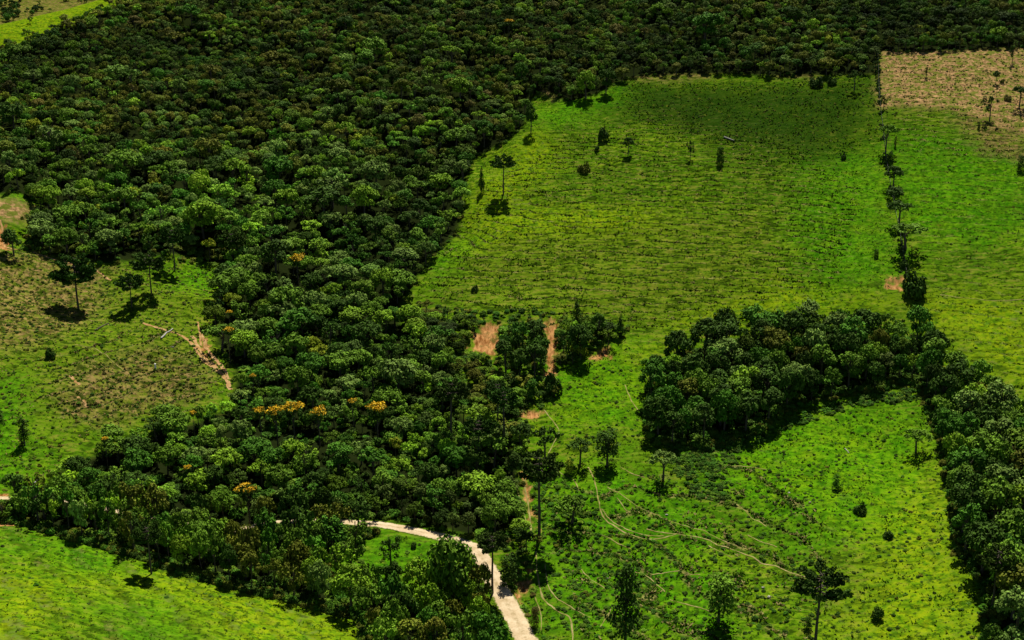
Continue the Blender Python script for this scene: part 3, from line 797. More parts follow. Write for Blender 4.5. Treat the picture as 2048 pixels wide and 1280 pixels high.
# the remaining forest: one mass, crowns and trunks set on points
def mass(name, P, S, TS, RZ, ID, TINT, crowns, trunks, lift):
    me = bpy.data.meshes.new(name)
    me.vertices.add(len(P)); me.vertices.foreach_set('co', np.asarray(P, np.float32).ravel())
    for n, a in (('scl', S), ('tint', TINT), ('tscl', TS)):
        at_ = me.attributes.new(n, 'FLOAT_VECTOR', 'POINT'); at_.data.foreach_set('vector', np.asarray(a, np.float32).ravel())
    for n, a in (('rz', RZ), ('lift', lift)):
        at_ = me.attributes.new(n, 'FLOAT', 'POINT'); at_.data.foreach_set('value', np.asarray(a, np.float32))
    at_ = me.attributes.new('pick', 'INT', 'POINT'); at_.data.foreach_set('value', np.asarray(ID, np.int32))
    me.update()
    o = link(name, me)
    g = bpy.data.node_groups.new(name + '_nodes', 'GeometryNodeTree')
    g.interface.new_socket('Geometry', in_out='INPUT', socket_type='NodeSocketGeometry')
    g.interface.new_socket('Geometry', in_out='OUTPUT', socket_type='NodeSocketGeometry')
    N = lambda k: g.nodes.new(k)
    L = g.links.new
    gi, go = N('NodeGroupInput'), N('NodeGroupOutput')
    def named(nm, typ):
        a = N('GeometryNodeInputNamedAttribute'); a.data_type = typ; a.inputs['Name'].default_value = nm
        return [s for s in a.outputs if s.enabled and s.name == 'Attribute'][0]
    def inst(objs, scl, lift_):
        j = N('GeometryNodeJoinGeometry')
        for ob in objs:
            oi = N('GeometryNodeObjectInfo'); oi.transform_space = 'ORIGINAL'; oi.inputs['Object'].default_value = ob; oi.inputs['As Instance'].default_value = False
            ti = N('GeometryNodeGeometryToInstance'); L(oi.outputs['Geometry'], ti.inputs[0]); L(ti.outputs[0], j.inputs[0])
        src = gi.outputs[0]
        if lift_:
            sp = N('GeometryNodeSetPosition'); cx = N('ShaderNodeCombineXYZ'); L(named('lift', 'FLOAT'), cx.inputs['Z']); L(src, sp.inputs['Geometry']); L(cx.outputs[0], sp.inputs['Offset']); src = sp.outputs[0]
        mp = N('GeometryNodeMeshToPoints'); L(src, mp.inputs[0])
        ip = N('GeometryNodeInstanceOnPoints')
        L(mp.outputs[0], ip.inputs['Points']); L(j.outputs[0], ip.inputs['Instance'])
        ip.inputs['Pick Instance'].default_value = True
        L(named('pick', 'INT'), ip.inputs['Instance Index'])
        cr = N('ShaderNodeCombineXYZ'); L(named('rz', 'FLOAT'), cr.inputs['Z'])
        er = N('FunctionNodeEulerToRotation'); L(cr.outputs[0], er.inputs[0]); L(er.outputs[0], ip.inputs['Rotation'])
        L(named(scl, 'FLOAT_VECTOR'), ip.inputs['Scale'])
        return ip.outputs[0]
    out = N('GeometryNodeJoinGeometry')
    L(inst(crowns, 'scl', True), out.inputs[0])
    if trunks: L(inst(trunks, 'tscl', False), out.inputs[0])
    L(out.outputs[0], go.inputs[0])
    md = o.modifiers.new('nodes', 'NODES'); md.node_group = g
    return setp(o, kind='stuff')
def find_crowns(kinds):
    out = []
    for k in kinds:
        for me_ in PROTO[k]:
            o = next((o for o in bpy.data.objects if o.type == 'MESH' and o.data == me_), None)
            if o: out.append(o)
    return out
def tint_of(name, r, i=None): return np.array(TONES[name]) * (1 if i is None else np.clip(1.02 + 1.0 * n1[i] + .8 * n2[i], .42, 1.75)) * r.uniform(.72, 1.3) * r.uniform(.92, 1.08, 3)
trunk_obs = []
for m_ in TRUNKS:
    o = next((o for o in bpy.data.objects if o.type == 'MESH' and o.data == m_), None)
    if o: trunk_obs.append(o)
cs = find_crowns(('dome', 'round', 'ragged', 'umbrella'))
Rr, Hr = tR[rest], tH[rest]
fq = at(r5.uniform(-120, 240, 700), r5.uniform(-25, 45, 700), d0=850, d1=3000); fx_, fy_ = fq[:, 0], fq[:, 1]
fu_, fv_, _ = px_of(fq)
kf = (past_crest(fx_, fy_) > 40) & ((fbm(fx_, fy_, 60, 3, 77) > .06) | ((fu_ < 40) & (fv_ > 8))); fx_, fy_ = fx_[kf], fy_[kf]
FAR_N = len(fx_); fR = r5.uniform(1.6, 3.6, FAR_N); fH = fR * 1.8
mass('forest', np.r_[np.stack([tx_[rest], ty_[rest], tz[rest]], -1), np.stack([fx_, fy_, gz(fx_, fy_)], -1)], np.r_[np.stack([Rr * r5.uniform(.82, 1.2, len(rest)), Rr * r5.uniform(.82, 1.2, len(rest)), Hr * .66 * r5.uniform(.85, 1.15, len(rest))], -1), np.stack([fR, fR, fH], -1)],
     np.r_[np.stack([Rr * 1.2, Rr * 1.2, Hr * .9], -1), np.stack([fR, fR, fH], -1)], r5.uniform(0, 6.28, len(rest) + FAR_N), r5.integers(0, 60, len(rest) + FAR_N),
     np.r_[np.array([tint_of(ttone[i], r5, i) for i in rest]), np.array([tint_of(('dark green', 'deep green')[i % 2], r5) for i in range(FAR_N)])], cs, trunk_obs, np.r_[Hr * .33, fH * .1])
print('trees', len(trees), 'mass', len(rest))

# ------------------------------------------------------------------ single trees and shrubs
def stand(u, vb, vt, w):
    """foot on the ground, height and crown radius in metres from the sighted extents"""
    p = at(u, vb)[0]
    d = math.sqrt(p[0] ** 2 + p[1] ** 2 + (p[2] - CAMZ) ** 2); dep = math.asin((CAMZ - p[2]) / d)
    return (p[0], p[1], float(gz(p[0], p[1])[0]) - .1), (vb - vt) * d / FPX / math.cos(dep), w * d / FPX / 2

# flowering trees: green crown below, yellow blossom over its top
def blossom_mesh(seed):
    r = np.random.default_rng(seed); L = []
    n = r.integers(9, 13)
    for i in range(n):
        q = math.sqrt((i + .5) / n) * .8; a = i * 2.39996 + r.uniform(-.5, .5); R = r.uniform(.18, .32)
        L.append(((q * math.cos(a), q * math.sin(a), .36 + .5 * math.sqrt(1 - q * q) + r.uniform(-.08, .12)), (R, R, R * .8)))
    V, F, v = leafy(L, r, 46, .058, jit=.8, inner=.1)
    me = mesh_np('blossom', V, F, fattr={'tone': v}); me.materials.append(M['blossom']); return me
BLOS = [blossom_mesh(s) for s in (1, 2, 3)]
FL_LAB = ['golden flowering tree alone high in the wood above the eroded tracks', 'largest golden flowering tree in the middle of the blossom row', 'golden flowering tree left of the blossom row middle',
    'golden flowering tree at the right end of the blossom row', 'small orange flowering tree at the left end of the blossom row', 'large golden flowering tree right of the blossom row',
    'small golden flowering tree just left of the large right one', 'golden flowering tree on the wood edge beside the eroded tracks', 'tiny golden flowering tree above the wood edge by the eroded tracks',
    'broad golden flowering tree in the lower wood above the dirt road', 'narrow golden flowering tree in the lower left wood', 'tiny golden flowering tree left of the blossom row, lower wood edge',
    'tiny golden flowering tree in the wood right of the eroded tracks', 'pale yellow flowering tree high on the far forested slope', 'faint golden flowering tree at the lower wood left end']
for i, ((x, y, R), lab) in enumerate(zip(FLW, FL_LAB)):
    Ht = 13.5 if R > 1.6 else 11.5
    e = plant('flowering_tree', 'dome', (x, y, float(gz(x, y)[0]) - .1), R * .95, Ht, 'dark green', lab, 'tree', 'yellow flowering trees in the wood', 1 - min(.7, R * 1.25 / Ht))
    b = link('blossom', BLOS[i % 3], None, e); cl = 1 - min(.7, R * 1.25 / Ht)
    b.location = (0, 0, Ht * cl + .25); b.scale = (R * 1.06, R * 1.06, Ht * (1 - cl) * 1.04); b.rotation_euler.z = i * 1.3

# araucaria pines: bare straight trunk under a candelabra crown
def bough_meshes(seed, tuft):
    r = np.random.default_rng(seed)
    pth = [(0, 0, 0), (.3, r.uniform(-.03, .03), -.05), (.6, r.uniform(-.05, .05), -.03), (.85, r.uniform(-.06, .06), .08), (1.0, 0, .2)]
    V, F = tube(pth, [.028, .022, .017, .012, .006], 5)
    bough = mesh_np('branch', V, F, True); bough.materials.append(M['bark'])
    L = [((.98, 0, .20), (.2, .2, .13)), ((.8, .13, .10), (.17, .15, .10)), ((.8, -.13, .10), (.17, .15, .10)), ((.6, .04, .02), (.15, .13, .08))]
    if tuft > 1: L += [((.66, -.22, .08), (.15, .14, .09)), ((.64, .24, .08), (.15, .14, .09)), ((.42, 0, 0), (.13, .12, .07))]
    V, F, v = leafy(L, r, 125, .062, zmin=-.6, up=.3, jit=.8)
    fol = mesh_np('foliage', V, F, fattr={'tone': v}); fol.materials.append(M['leaf'])
    return bough, fol
BOUGHS = [bough_meshes(200 + k, k % 2 + 1) for k in range(4)]
def pole_trunk():
    V, F = tube([(0, 0, -.03), (.004, 0, .3), (-.004, .003, .65), (0, 0, 1.0)], [.021, .017, .014, .006], 8)
    me = mesh_np('trunk', V, F, True); me.materials.append(M['bark']); return me
POLE = pole_trunk()
def araucaria(u, vb, vt, w, label, whorls=4, tone='dark green', nb=7, spread=1.0):
    p, Ht, R = stand(u, vb, vt, w * 1.15)
    e = setp(empty('araucaria_pine', p, random.uniform(0, 6)), label, 'pine tree', 'umbrella pines standing out of the pasture and wood')
    t = link('trunk', POLE, None, e); t.scale = (Ht * .95, Ht * .95, Ht * .97)
    tn = [x * random.uniform(.85, 1.1) for x in TONES[tone]]
    for k in range(whorls):
        f = k / max(whorls - 1, 1)
        z = Ht * (.97 - min(.62 * R / Ht * spread, .55) * (1 - f)) - (0 if f > .5 else .06 * R); L = R * (1.0 - .42 * f) * (1 if f > 0 else .86)
        for j in range(nb - k):
            a = 6.283 * (j + .5 * k) / (nb - k) + random.uniform(-.25, .25)
            bm_, fm = random.choice(BOUGHS)
            b = link('branch', bm_, None, e); b.location = (0, 0, z); b.rotation_euler = (0, random.uniform(-.12, .1), a)
            s = L * random.uniform(.82, 1.08); b.scale = (s, s, s)
            c = link('foliage', fm, None, b); c['tint'] = tn
    return e
for a in ((303, 586, 512, 60, 'tallest thin umbrella pine on the left pasture with bare trunk'), (264, 616, 555, 50, 'small flat umbrella pine leaning left of the tallest pasture pine'),
    (350, 541, 462, 50, 'umbrella pine against the dark wood above the left pasture'), (467, 530, 468, 52, 'dark umbrella pine where the left pasture meets the wood'),
    (1007, 390, 316, 46, 'umbrella pine beside the wood edge on the upper pasture'), (1078, 1083, 922, 88, 'tallest umbrella pine beside the stony track right of wood'),
    (985, 1188, 1078, 58, 'umbrella pine whose bare trunk crosses the dirt road'), (303, 1150, 1062, 58, 'umbrella pine in front of the tree belt on bottom pasture'),
    (1630, 1296, 1160, 92, 'large umbrella pine at the bottom of the open slope'), (903, 892, 768, 66, 'dark umbrella pine deep in the wood left of thicket track'),
    (958, 935, 842, 60, 'dark umbrella pine in the wood left of slope paths'), (996, 862, 768, 50, 'left one of the twin umbrella pines below the thicket'), (1008, 902, 784, 54, 'right one of the twin umbrella pines below the thicket'),
    (1984, 1215, 1112, 72, 'umbrella pine with bare lower boughs at the right wood edge')):
    araucaria(*a)
araucaria(157, 618, 520, 72, 'dense bushy umbrella pine with wide dark crown on left pasture', 6, 'dark green', 8, 1.6)

def single(name, kind, u, vb, vt, w, tone, label, cat='tree', clear=.42, group=None, trunk=True, tr=1.0):
    p, Ht, R = stand(u, vb, vt, w)
    if kind == 'bush' and Ht > 2.3 * R: kind = 'tall'
    if kind == 'umbrella': R *= 1.18; clear *= .8
    if kind in ('round', 'ragged'): R *= 1.12; clear *= .8
    return plant(name, kind, p, R, Ht, tone, label, cat, group, clear, trunk=trunk, tr=tr)
FR = 'trees along the pasture fence'
for a in ((1771, 305, 250, 36, 'umbrella', 'mid green', 'umbrella tree at the top of the pasture fence row', .55), (1786, 374, 334, 34, 'round', 'dark green', 'dark round tree in the upper fence row', .3),
    (1788, 402, 375, 34, 'round', 'dark green', 'squat dark tree in the middle of the fence row', .2), (1798, 449, 402, 46, 'umbrella', 'dark green', 'spreading tree above the largest fence row tree', .42),
    (1811, 499, 447, 64, 'umbrella', 'mid green', 'largest umbrella tree in the pasture fence row', .5)):
    single('field_tree', a[4], *a[:4], a[5], a[6], 'tree', a[7], FR)
for a in ((1979, 241, 198, 28, 'ragged', 'dark green', 'ragged tree on the lower edge of the brown ground', .4), (2038, 217, 176, 32, 'umbrella', 'dark green', 'dark umbrella tree at the right end of brown ground', .42),
    (1991, 169, 145, 14, 'round', 'dark green', 'little round tree in the middle of the brown ground', .45), (2024, 128, 97, 14, 'ragged', 'dark green', 'thin little tree just below the top right wood', .4),
    (1852, 157, 137, 11, 'ragged', 'olive green', 'tiny thin tree on the brown ground near the fence', .3), (1767, 217, 194, 15, 'ragged', 'olive green', 'little tree on the fence below the brown corner', .35),
    (1256, 312, 277, 22, 'round', 'dark green', 'round-headed little tree in the middle upper pasture', .45), (1380, 322, 280, 15, 'ragged', 'dark green', 'thin little tree right of centre on the upper pasture', .4),
    (1062, 266, 210, 24, 'round', 'dark green', 'dark tree at the wood edge, top left of upper pasture', .2), (1708, 182, 143, 24, 'umbrella', 'dark green', 'dim tree at the top right of the upper pasture', .5),
    (1172, 198, 143, 42, 'dome', 'bright green', 'bright domed tree at the top left pasture corner', .3), (1212, 188, 138, 36, 'dome', 'dark green', 'dark domed tree right of the bright corner tree', .3),
    (1214, 932, 858, 66, 'tall', 'dark green', 'dense dark upright tree on the slope below the track', .25), (1160, 930, 880, 50, 'umbrella', 'dark green', 'dark umbrella tree left of the dense dark slope tree', .5),
    (1326, 966, 908, 52, 'umbrella', 'grey green', 'grey umbrella tree alone on the open slope', .5), (1437, 1247, 1158, 80, 'tall', 'mid green', 'leafy open tree low on the slope left of large pine', .2),
    (1250, 1298, 1140, 84, 'tall', 'dark green', 'tall dark column-like tree at the bottom of the slope', .15), (1832, 904, 860, 46, 'umbrella', 'mid green', 'small umbrella tree beside the right wood strip', .45),
    (50, 892, 838, 34, 'tall', 'dark green', 'dark upright tree on the left pasture lower edge', .15), (0, 866, 812, 34, 'tall', 'dark green', 'dark tree cut by the left picture border on the pasture', .2),
    (28, 512, 462, 40, 'round', 'dark green', 'dark round tree on the track corner, upper left', .2), (703, 1136, 1076, 54, 'ragged', 'mid green', 'open tree at the left end of the grassy hollow', .3),
    (782, 1128, 1076, 48, 'ragged', 'dark green', 'dark thin tree in the middle of the grassy hollow', .35), (905, 1206, 1088, 104, 'dome', 'mid green', 'large domed tree between grassy hollow and dirt road', .2),
    (47, 1030, 985, 46, 'dome', 'mid green', 'domed tree at the far left end of the tree belt', .2), (92, 1044, 990, 52, 'round', 'dark green', 'dark tree second from the left end of tree belt', .2), (5, 1036, 1004, 34, 'ragged', 'mid green', 'small open tree at the left border below the road', .15),
    (618, 1108, 1040, 60, 'dome', 'mid green', 'domed tree over the hidden track left of the hollow', .2), (664, 1104, 1036, 58, 'round', 'deep green', 'full tree where the hidden track nears the hollow', .2), (712, 1100, 1040, 50, 'ragged', 'mid green', 'open tree at the top left corner of the hollow', .2),
    (1090, 925, 856, 52, 'umbrella', 'dark green', 'dark flat-topped tree at the wood edge above the stony track', .45), (60, 48, 34, 13, 'ragged', 'dark green', 'tiny tree on the bright grass ridge, top left', .35),
    (1143, 1052, 1000, 64, 'umbrella', 'mid green', 'low spreading tree on the slope right of tallest pine', .2)):
    single('field_tree', a[4], *a[:4], a[5], a[6], 'tree', a[7], 'single trees on the pastures')
for a in ((1240, 674, 626, 24, 'pointed dark conifer at the right end of the thicket'), (1153, 645, 594, 28, 'broad dark conifer at the top of the thicket'), (1205, 672, 642, 17, 'small dark conifer between the two larger thicket ones'),
          (963, 386, 330, 18, 'slim conifer left of the upper pasture umbrella pine')):
    single('conifer', 'cone', *a[:4], 'dark green', a[4], 'conifer', .08, 'dark conifers by the thicket and wood edge')
SH = 'shrubs standing on the pastures'
for a in ((1828, 588, 536, 52, 'dark green', 'big round dark bush at the foot of the fence row'), (1105, 788, 744, 42, 'dark green', 'right one of two round dark bushes below the thicket'), (1063, 798, 757, 38, 'deep green', 'left one of two round bushes below the thicket'),
    (1207, 281, 255, 24, 'dark green', 'round dark bush high on the upper pasture'), (1168, 346, 322, 28, 'olive green', 'low olive bush left of centre on upper pasture'), (1194, 304, 293, 11, 'dark green', 'tiny bush between two larger pasture bushes'),
    (1440, 331, 294, 21, 'dark green', 'upright dark bush right of the thin pasture tree'), (1632, 172, 150, 30, 'dark green', 'dark bush on the dark grass along the top pasture edge'), (1664, 168, 152, 20, 'dark green', 'smaller dark bush along the top pasture edge'),
    (1752, 514, 498, 13, 'dark green', 'small bush on pasture left of the large fence tree'), (1687, 319, 307, 11, 'dark green', 'tiny bush on the lush grass left of fence row'), (1780, 327, 304, 18, 'dark green', 'bush under the top umbrella tree in fence row'),
    (1808, 536, 520, 20, 'dark green', 'small bush in the shadow of the largest fence tree'), (2015, 202, 190, 16, 'brownish', 'brown bush left of the right end umbrella tree'), (1957, 260, 244, 10, 'dark green', 'tiny bush below the ragged brown ground tree'),
    (2004, 167, 158, 8, 'olive green', 'tiny bush beside the little brown ground tree'), (2040, 341, 312, 24, 'dark green', 'bush near the right border on the upper right pasture'), (102, 717, 694, 22, 'dark green', 'round bush alone on the left pasture'),
    (1158, 712, 680, 38, 'yellow green', 'light yellow green bush in the thicket'), (1138, 948, 918, 28, 'yellow green', 'yellow green bush left of the dense dark slope tree'), (1017, 1168, 1112, 48, 'dark green', 'dark bush on the bank right of the dirt road'),
    (828, 1096, 1084, 14, 'dark green', 'tiny bush on the bright grass of the hollow'), (1672, 978, 950, 26, 'deep green', 'tufted bush in the middle of the green slope'), (1720, 1026, 1004, 28, 'dark green', 'lower tufted bush in the middle of the green slope'),
    (1776, 1075, 1060, 22, 'dark green', 'small bush on the slope near the right wood strip'), (950, 584, 570, 16, 'dark green', 'small bush near the lower left corner of upper pasture'), (1790, 294, 274, 8, 'brownish', 'thin brown twig bush right of the fence row top'),
    (1070, 1252, 1215, 26, 'brownish', 'brown bush on the bank right of the dirt road'), (1755, 1240, 1215, 26, 'dark green', 'dark bush at the bottom right of the green slope'), (1615, 1262, 1238, 24, 'dark green', 'dark bush left of the large bottom pine')):
    single('bush', 'bush', *a[:4], a[4], a[5], 'bush', 0.0, SH, trunk=False)

# ------------------------------------------------------------------ fence between the two pastures
def fence():
    ln = np.array(FENCE); seg = np.r_[0, np.cumsum(np.linalg.norm(np.diff(ln, axis=0), axis=1))]
    e = empty('wire_fence', (*ln[0], float(gz(*ln[0])[0])))
    setp(e, 'weathered post and wire fence dividing the two upper pastures', 'fence')
    V, F = tube([(0, 0, -.3), (0.01, 0, .7), (0, 0.01, 1.5)], [.11, .1, .09], 6)
    pm = mesh_np('post', V, F, True); pm.materials.append(M['bark'])
    tops = []
    for s in np.arange(0, seg[-1], 4.0):
        x, y = np.interp(s, seg, ln[:, 0]), np.interp(s, seg, ln[:, 1]); z = float(gz(x, y)[0])
        o = link('post', pm, None, e); o.location = Vector((x, y, z)) - e.location; o.rotation_euler = (random.uniform(-.06, .06), random.uniform(-.06, .06), random.uniform(0, 6))
        tops.append((x - e.location.x, y - e.location.y, z - e.location.z))
    tops = np.array(tops)
    for h in (.5, .95, 1.35):
        V, F = tube(tops + [0, 0, h], [.014] * len(tops), 4)
        link('wire', mesh_np('wire', V, F), M['dead'], e)
fence()

# ------------------------------------------------------------------ fallen logs, a stake, stones
def log_thing(u0, v0, u1, v1, rad, mat, label, name='fallen_log'):
    a, b = at([u0, u1], [v0, v1]); n = 7; r = np.random.default_rng(int(u0))
    pth = [];
    for k in range(n):
        q = a + (b - a) * k / (n - 1); pth.append((q[0] + r.normal() * .08, q[1] + r.normal() * .08, float(gz(q[0], q[1])[0]) + rad * .8))
    zs = np.polyfit(range(n), [p[2] for p in pth], 1); pth = [(p[0], p[1], max(p[2], zs[0] * k + zs[1])) for k, p in enumerate(pth)]
    o0 = np.array(pth[0]); P_ = np.array(pth) - o0
    e = setp(empty(name, o0), label, 'log')
    V, F = tube(P_, np.linspace(rad, rad * .6, n), 8); link('stem', mesh_np('stem', V, F, True), mat, e)
    d = P_[-1] / np.linalg.norm(P_[-1]); sd_ = np.array([-d[1], d[0], .5])
    for t in (.55,):
        q = P_[-1] * t; V, F = tube([q, q + sd_ * rad * 1.4, q + sd_ * rad * 2.2 + d * rad * 2], [rad * .4, rad * .28, rad * .1], 5)
        link('broken_branch', mesh_np('broken_branch', V, F, True), mat, e); sd_ = sd_ * [-1, -1, 1]
log_thing(322, 682, 346, 659, .34, M['dead'], 'pale bleached fallen log lying on the left pasture')
log_thing(190, 662, 217, 647, .26, M['bark'], 'dark fallen log on the left pasture below the pines')
log_thing(1448, 277, 1468, 283, .4, M['dead'], 'grey fallen log lying high on the upper pasture')
log_thing(68, 967, 78, 959, .2, M['dead'], 'short pale log beside the lower left wood edge')
log_thing(1690, 898, 1698, 908, .16, M['dead'], 'bent pale branch lying on the green slope')
p, h_, w_ = stand(311, 738, 729, 4)
V, F = tube([(0, 0, -.2), (.02, 0, h_ * .6), (0, .02, h_)], [.3, .28, .26], 8)
Vt, Ft = tube([(0, 0, h_), (0, 0, h_ + .06), (0, 0, h_ + .12)], [.34, .3, .02], 8)
e = setp(empty('white_stake', p), 'short white stake standing on the left pasture', 'post')
tw_ = NT('white_paint'); M['white'] = tw_.done((.78, .76, .72), .7, .2)
link('shaft', mesh_np('shaft', V, F, True), M['white'], e); link('cap', mesh_np('cap', Vt, Ft, True), M['white'], e)
M['stone'] = bark('pale_stone', (.26, .24, .20), (.46, .42, .36))
for u, v, s, lab in ((1526, 1181, .8, 'pale stone on the slope left of the large bottom pine'), (1538, 1199, .9, 'pale stone below its twin left of the large bottom pine'), (1333, 1033, .7, 'pale stone beside the long slope path'),
    (346, 699, .7, 'pale stone below the bleached log on left pasture'), (329, 716, .5, 'small stone between bleached log and white stake'), (1620, 1006, .6, 'pale stone in the middle of green slope'),
    (1578, 986, .7, 'stone near the left side of the green slope'), (1215, 1160, .5, 'small stone on the rough lower slope')):
    p, _, _ = stand(u, v, v - 2, 2); r = np.random.default_rng(int(u))
    d = sph(26, r); bm_pts = d * s * .62 * np.array([1, .75, .55]) * r.uniform(.8, 1.15, (26, 1))
    import bmesh
    bm = bmesh.new()
    for q in bm_pts: bm.verts.new(q)
    bmesh.ops.convex_hull(bm, input=bm.verts)
    ms = bpy.data.meshes.new('stone'); bm.to_mesh(ms); bm.free()
    o = link('stone', ms, M['stone']); o.location = (p[0], p[1], p[2] + s * .3)
    setp(o, lab, 'stone', 'pale stones on the pastures')

# ------------------------------------------------------------------ undergrowth and grass
r6 = np.random.default_rng(21)
def rnd_in(poly, dens):
    lo, hi = poly.min(0), poly.max(0); n = int((hi[0] - lo[0]) * (hi[1] - lo[1]) * dens)
    x, y = r6.uniform(lo[0], hi[0], n), r6.uniform(lo[1], hi[1], n)
    k = (sdist(poly, x, y) < 0) & (np.abs(x) < y * .47 + 12) & (y > 225)
    return x[k], y[k]
def off_ways(x, y):
    k = ldist(ROAD, x, y) > 3.6
    for w, p in PATHS: k &= ldist(p[::3], x, y) > w * .5 + .35
    return k
ALLF = [FOREST_UP, FOREST_LOW, GROVE]
def open_land(x, y): 
    k = np.ones(len(x), bool)
    for f in ALLF: k &= sdist(f, x, y) > .5
    return k
PP = PASTURES
BX, BY, BR, BH, BT = [], [], [], [], []
def brush(poly, dens, r0, r1, tones, clump=None, edge=False, flat=.8):
    x, y = rnd_in(poly, dens)
    if clump: 
        k = fbm(x, y, clump[0], 3, 71) > clump[1]; x, y = x[k], y[k]
    k = off_ways(x, y) & (open_land(x, y) | edge)
    for q in SCARS: k &= (sdist(q, x, y) > .6) & (sdist(q, x, y + 3) > .6)
    k = k &  True; x, y = x[k], y[k]
    R = r6.uniform(r0, r1, len(x)) ** 1.0
    BX.append(x); BY.append(y); BR.append(R); BH.append(R * flat * r6.uniform(.8, 1.5, len(x)))
    BT.extend([tones[k] for k in r6.integers(0, len(tones), len(x))])
GP = lambda p: ground_poly(p)
weedpatch = GP([(1330, 900), (1440, 890), (1580, 830), (1700, 795), (1830, 775), (1850, 800), (1700, 815), (1600, 850), (1480, 900), (1450, 960), (1460, 1010), (1400, 1000), (1350, 950)])
brush(weedpatch, .7, .5, 1.2, ['deep green', 'dark green', 'deep green', 'mid green'])
brush(PP['slope'], .05, .25, .7, ['dark green', 'deep green', 'dark green', 'mid green'])
brush(PP['slope'], .07, .3, .8, ['dark green', 'mid green', 'olive green'], (14, .12))
brush(ROWS3, .12, .3, .9, ['dark green', 'olive green', 'deep green', 'mid green', 'dark green'])
brush(GP([(1060, 960), (1140, 950), (1200, 1020), (1330, 1110), (1300, 1280), (1080, 1290), (1080, 1090)]), .2, .35, 1.0, ['deep green', 'mid green', 'dark green'])
brush(PP['near'], .035, .25, .6, ['dark green', 'mid green'], (20, .0))
brush(PP['near'], .05, .3, .7, ['deep green', 'mid green', 'dark green'], (26, .22))
brush(PP['left'], .10, .3, .8, ['dark green', 'olive green', 'mid green'])
brush(ZONES['brown'][1], .10, .3, .8, ['brownish', 'olive green', 'dark green'])
brush(ZONES['brown'][4], .10, .3, .8, ['brownish', 'olive green', 'dark green'])
brush(PP['upper'], .022, .25, .6, ['dark green', 'olive green', 'mid green'], (18, .12))
brush(ZONES['dark'][0], .04, .3, .7, ['dark green', 'olive green', 'deep green'])
brush(PP['right_top'], .03, .25, .7, ['dark green', 'olive green', 'mid green'], (18, .12))
brush(ZONES['brown'][0], .04, .25, .7, ['brownish', 'brownish', 'olive green'])
brush(HOLLOW, .06, .4, 1.1, ['mid green', 'bright green', 'dark green'])
LOWWOOD = ground_poly([(115, 960), (330, 880), (480, 825), (485, 735), (470, 640), (800, 610), (900, 720), (1000, 880), (1035, 1030), (960, 1078), (600, 1030), (300, 1036), (100, 1000)])
brush(GROVE, .12, 1.2, 2.6, ['dark green', 'mid green', 'deep green'], edge=True)
brush(LOWWOOD, .07, 1.2, 2.6, ['mid green', 'dark green', 'deep green'], edge=True)
brush(FOREST_LOW, .09, 1.2, 2.4, ['mid green', 'dark green', 'deep green'], edge=True)
brush(ground_poly([(40, 500), (60, 440), (240, 360), (470, 420), (470, 525), (300, 512), (140, 510)]), .10, 1.2, 2.6, ['mid green', 'dark green', 'olive green'], edge=True)
brush(THICKET, .30, .6, 1.5, ['mid green', 'dark green', 'bright green', 'olive green'])
brush(GP([(890, 730), (960, 700), (1000, 760), (1100, 800), (1040, 850), (960, 830), (900, 800)]), .30, .6, 1.7, ['bright green', 'mid green', 'dark green'])
brush(GP([(830, 600), (960, 622), (1120, 628), (1260, 650), (1240, 690), (1110, 690), (1000, 655), (860, 650)]), .22, .6, 1.6, ['dark green', 'mid green', 'olive green', 'deep green'])
brush(GP([(1060, 940), (1110, 960), (1180, 1060), (1130, 1090), (1075, 1060)]), .18, .5, 1.2, ['deep green', 'mid green', 'bright green'])
brush(GP([(1000, 1080), (1060, 1090), (1070, 1200), (1090, 1290), (1060, 1290), (1020, 1190)]), .25, .4, 1.3, ['dark green', 'mid green', 'brownish'])
brush(GP([(960, 800), (1040, 790), (1060, 870), (1050, 910), (970, 880)]), .35, .7, 1.9, ['mid green', 'bright green', 'dark green'])
# fence line growth
t_ = r6.uniform(0, 1, 330); t_ = t_[(fbm(t_ * 300, t_ * 0, 14, 2, 66) > .05) | (t_ < .25)]; NF = len(t_); k_ = t_ * (len(FENCE) - 1); i_ = k_.astype(int); f_ = k_ - i_
q_ = FENCE[i_] * (1 - f_)[:, None] + FENCE[np.minimum(i_ + 1, len(FENCE) - 1)] * f_[:, None] + r6.normal(size=(NF, 2)) * .7
BX.append(q_[:, 0]); BY.append(q_[:, 1]); BR.append(r6.uniform(.35, 1.1, NF)); BH.append(r6.uniform(.5, 1.7, NF)); BT.extend(['dark green'] * NF)
# skirts of scrub along the wood edges
for f in ALLF:
    n = 26000; lo, hi = f.min(0), f.max(0)
    x, y = r6.uniform(lo[0], hi[0], n), r6.uniform(lo[1], hi[1], n); d = sdist(f, x, y)
    k = (np.abs(d + .6) < 2.4) & (np.abs(x) < y * .47 + 12) & (r6.uniform(0, 1, n) < .8) & off_ways(x, y) & (y < 800); x, y = x[k], y[k]
    R = r6.uniform(.5, 1.5, len(x)); BX.append(x); BY.append(y); BR.append(R); BH.append(R * r6.uniform(.9, 1.7, len(x)))
    BT.extend([['dark green', 'mid green', 'deep green', 'olive green'][q] for q in r6.integers(0, 4, len(x))])
BX, BY, BR, BH = map(np.concatenate, (BX, BY, BR, BH))
for q in SCARS:
    pass
nB = len(BX)
mass('undergrowth', np.stack([BX, BY, gz(BX, BY) - .08], -1), np.stack([BR, BR, BH], -1), np.ones((nB, 3)), r6.uniform(0, 6.28, nB), r6.integers(0, 60, nB),
     np.array([tint_of(t, r6) for t in BT]), find_crowns(('bush',)), None, np.zeros(nB))
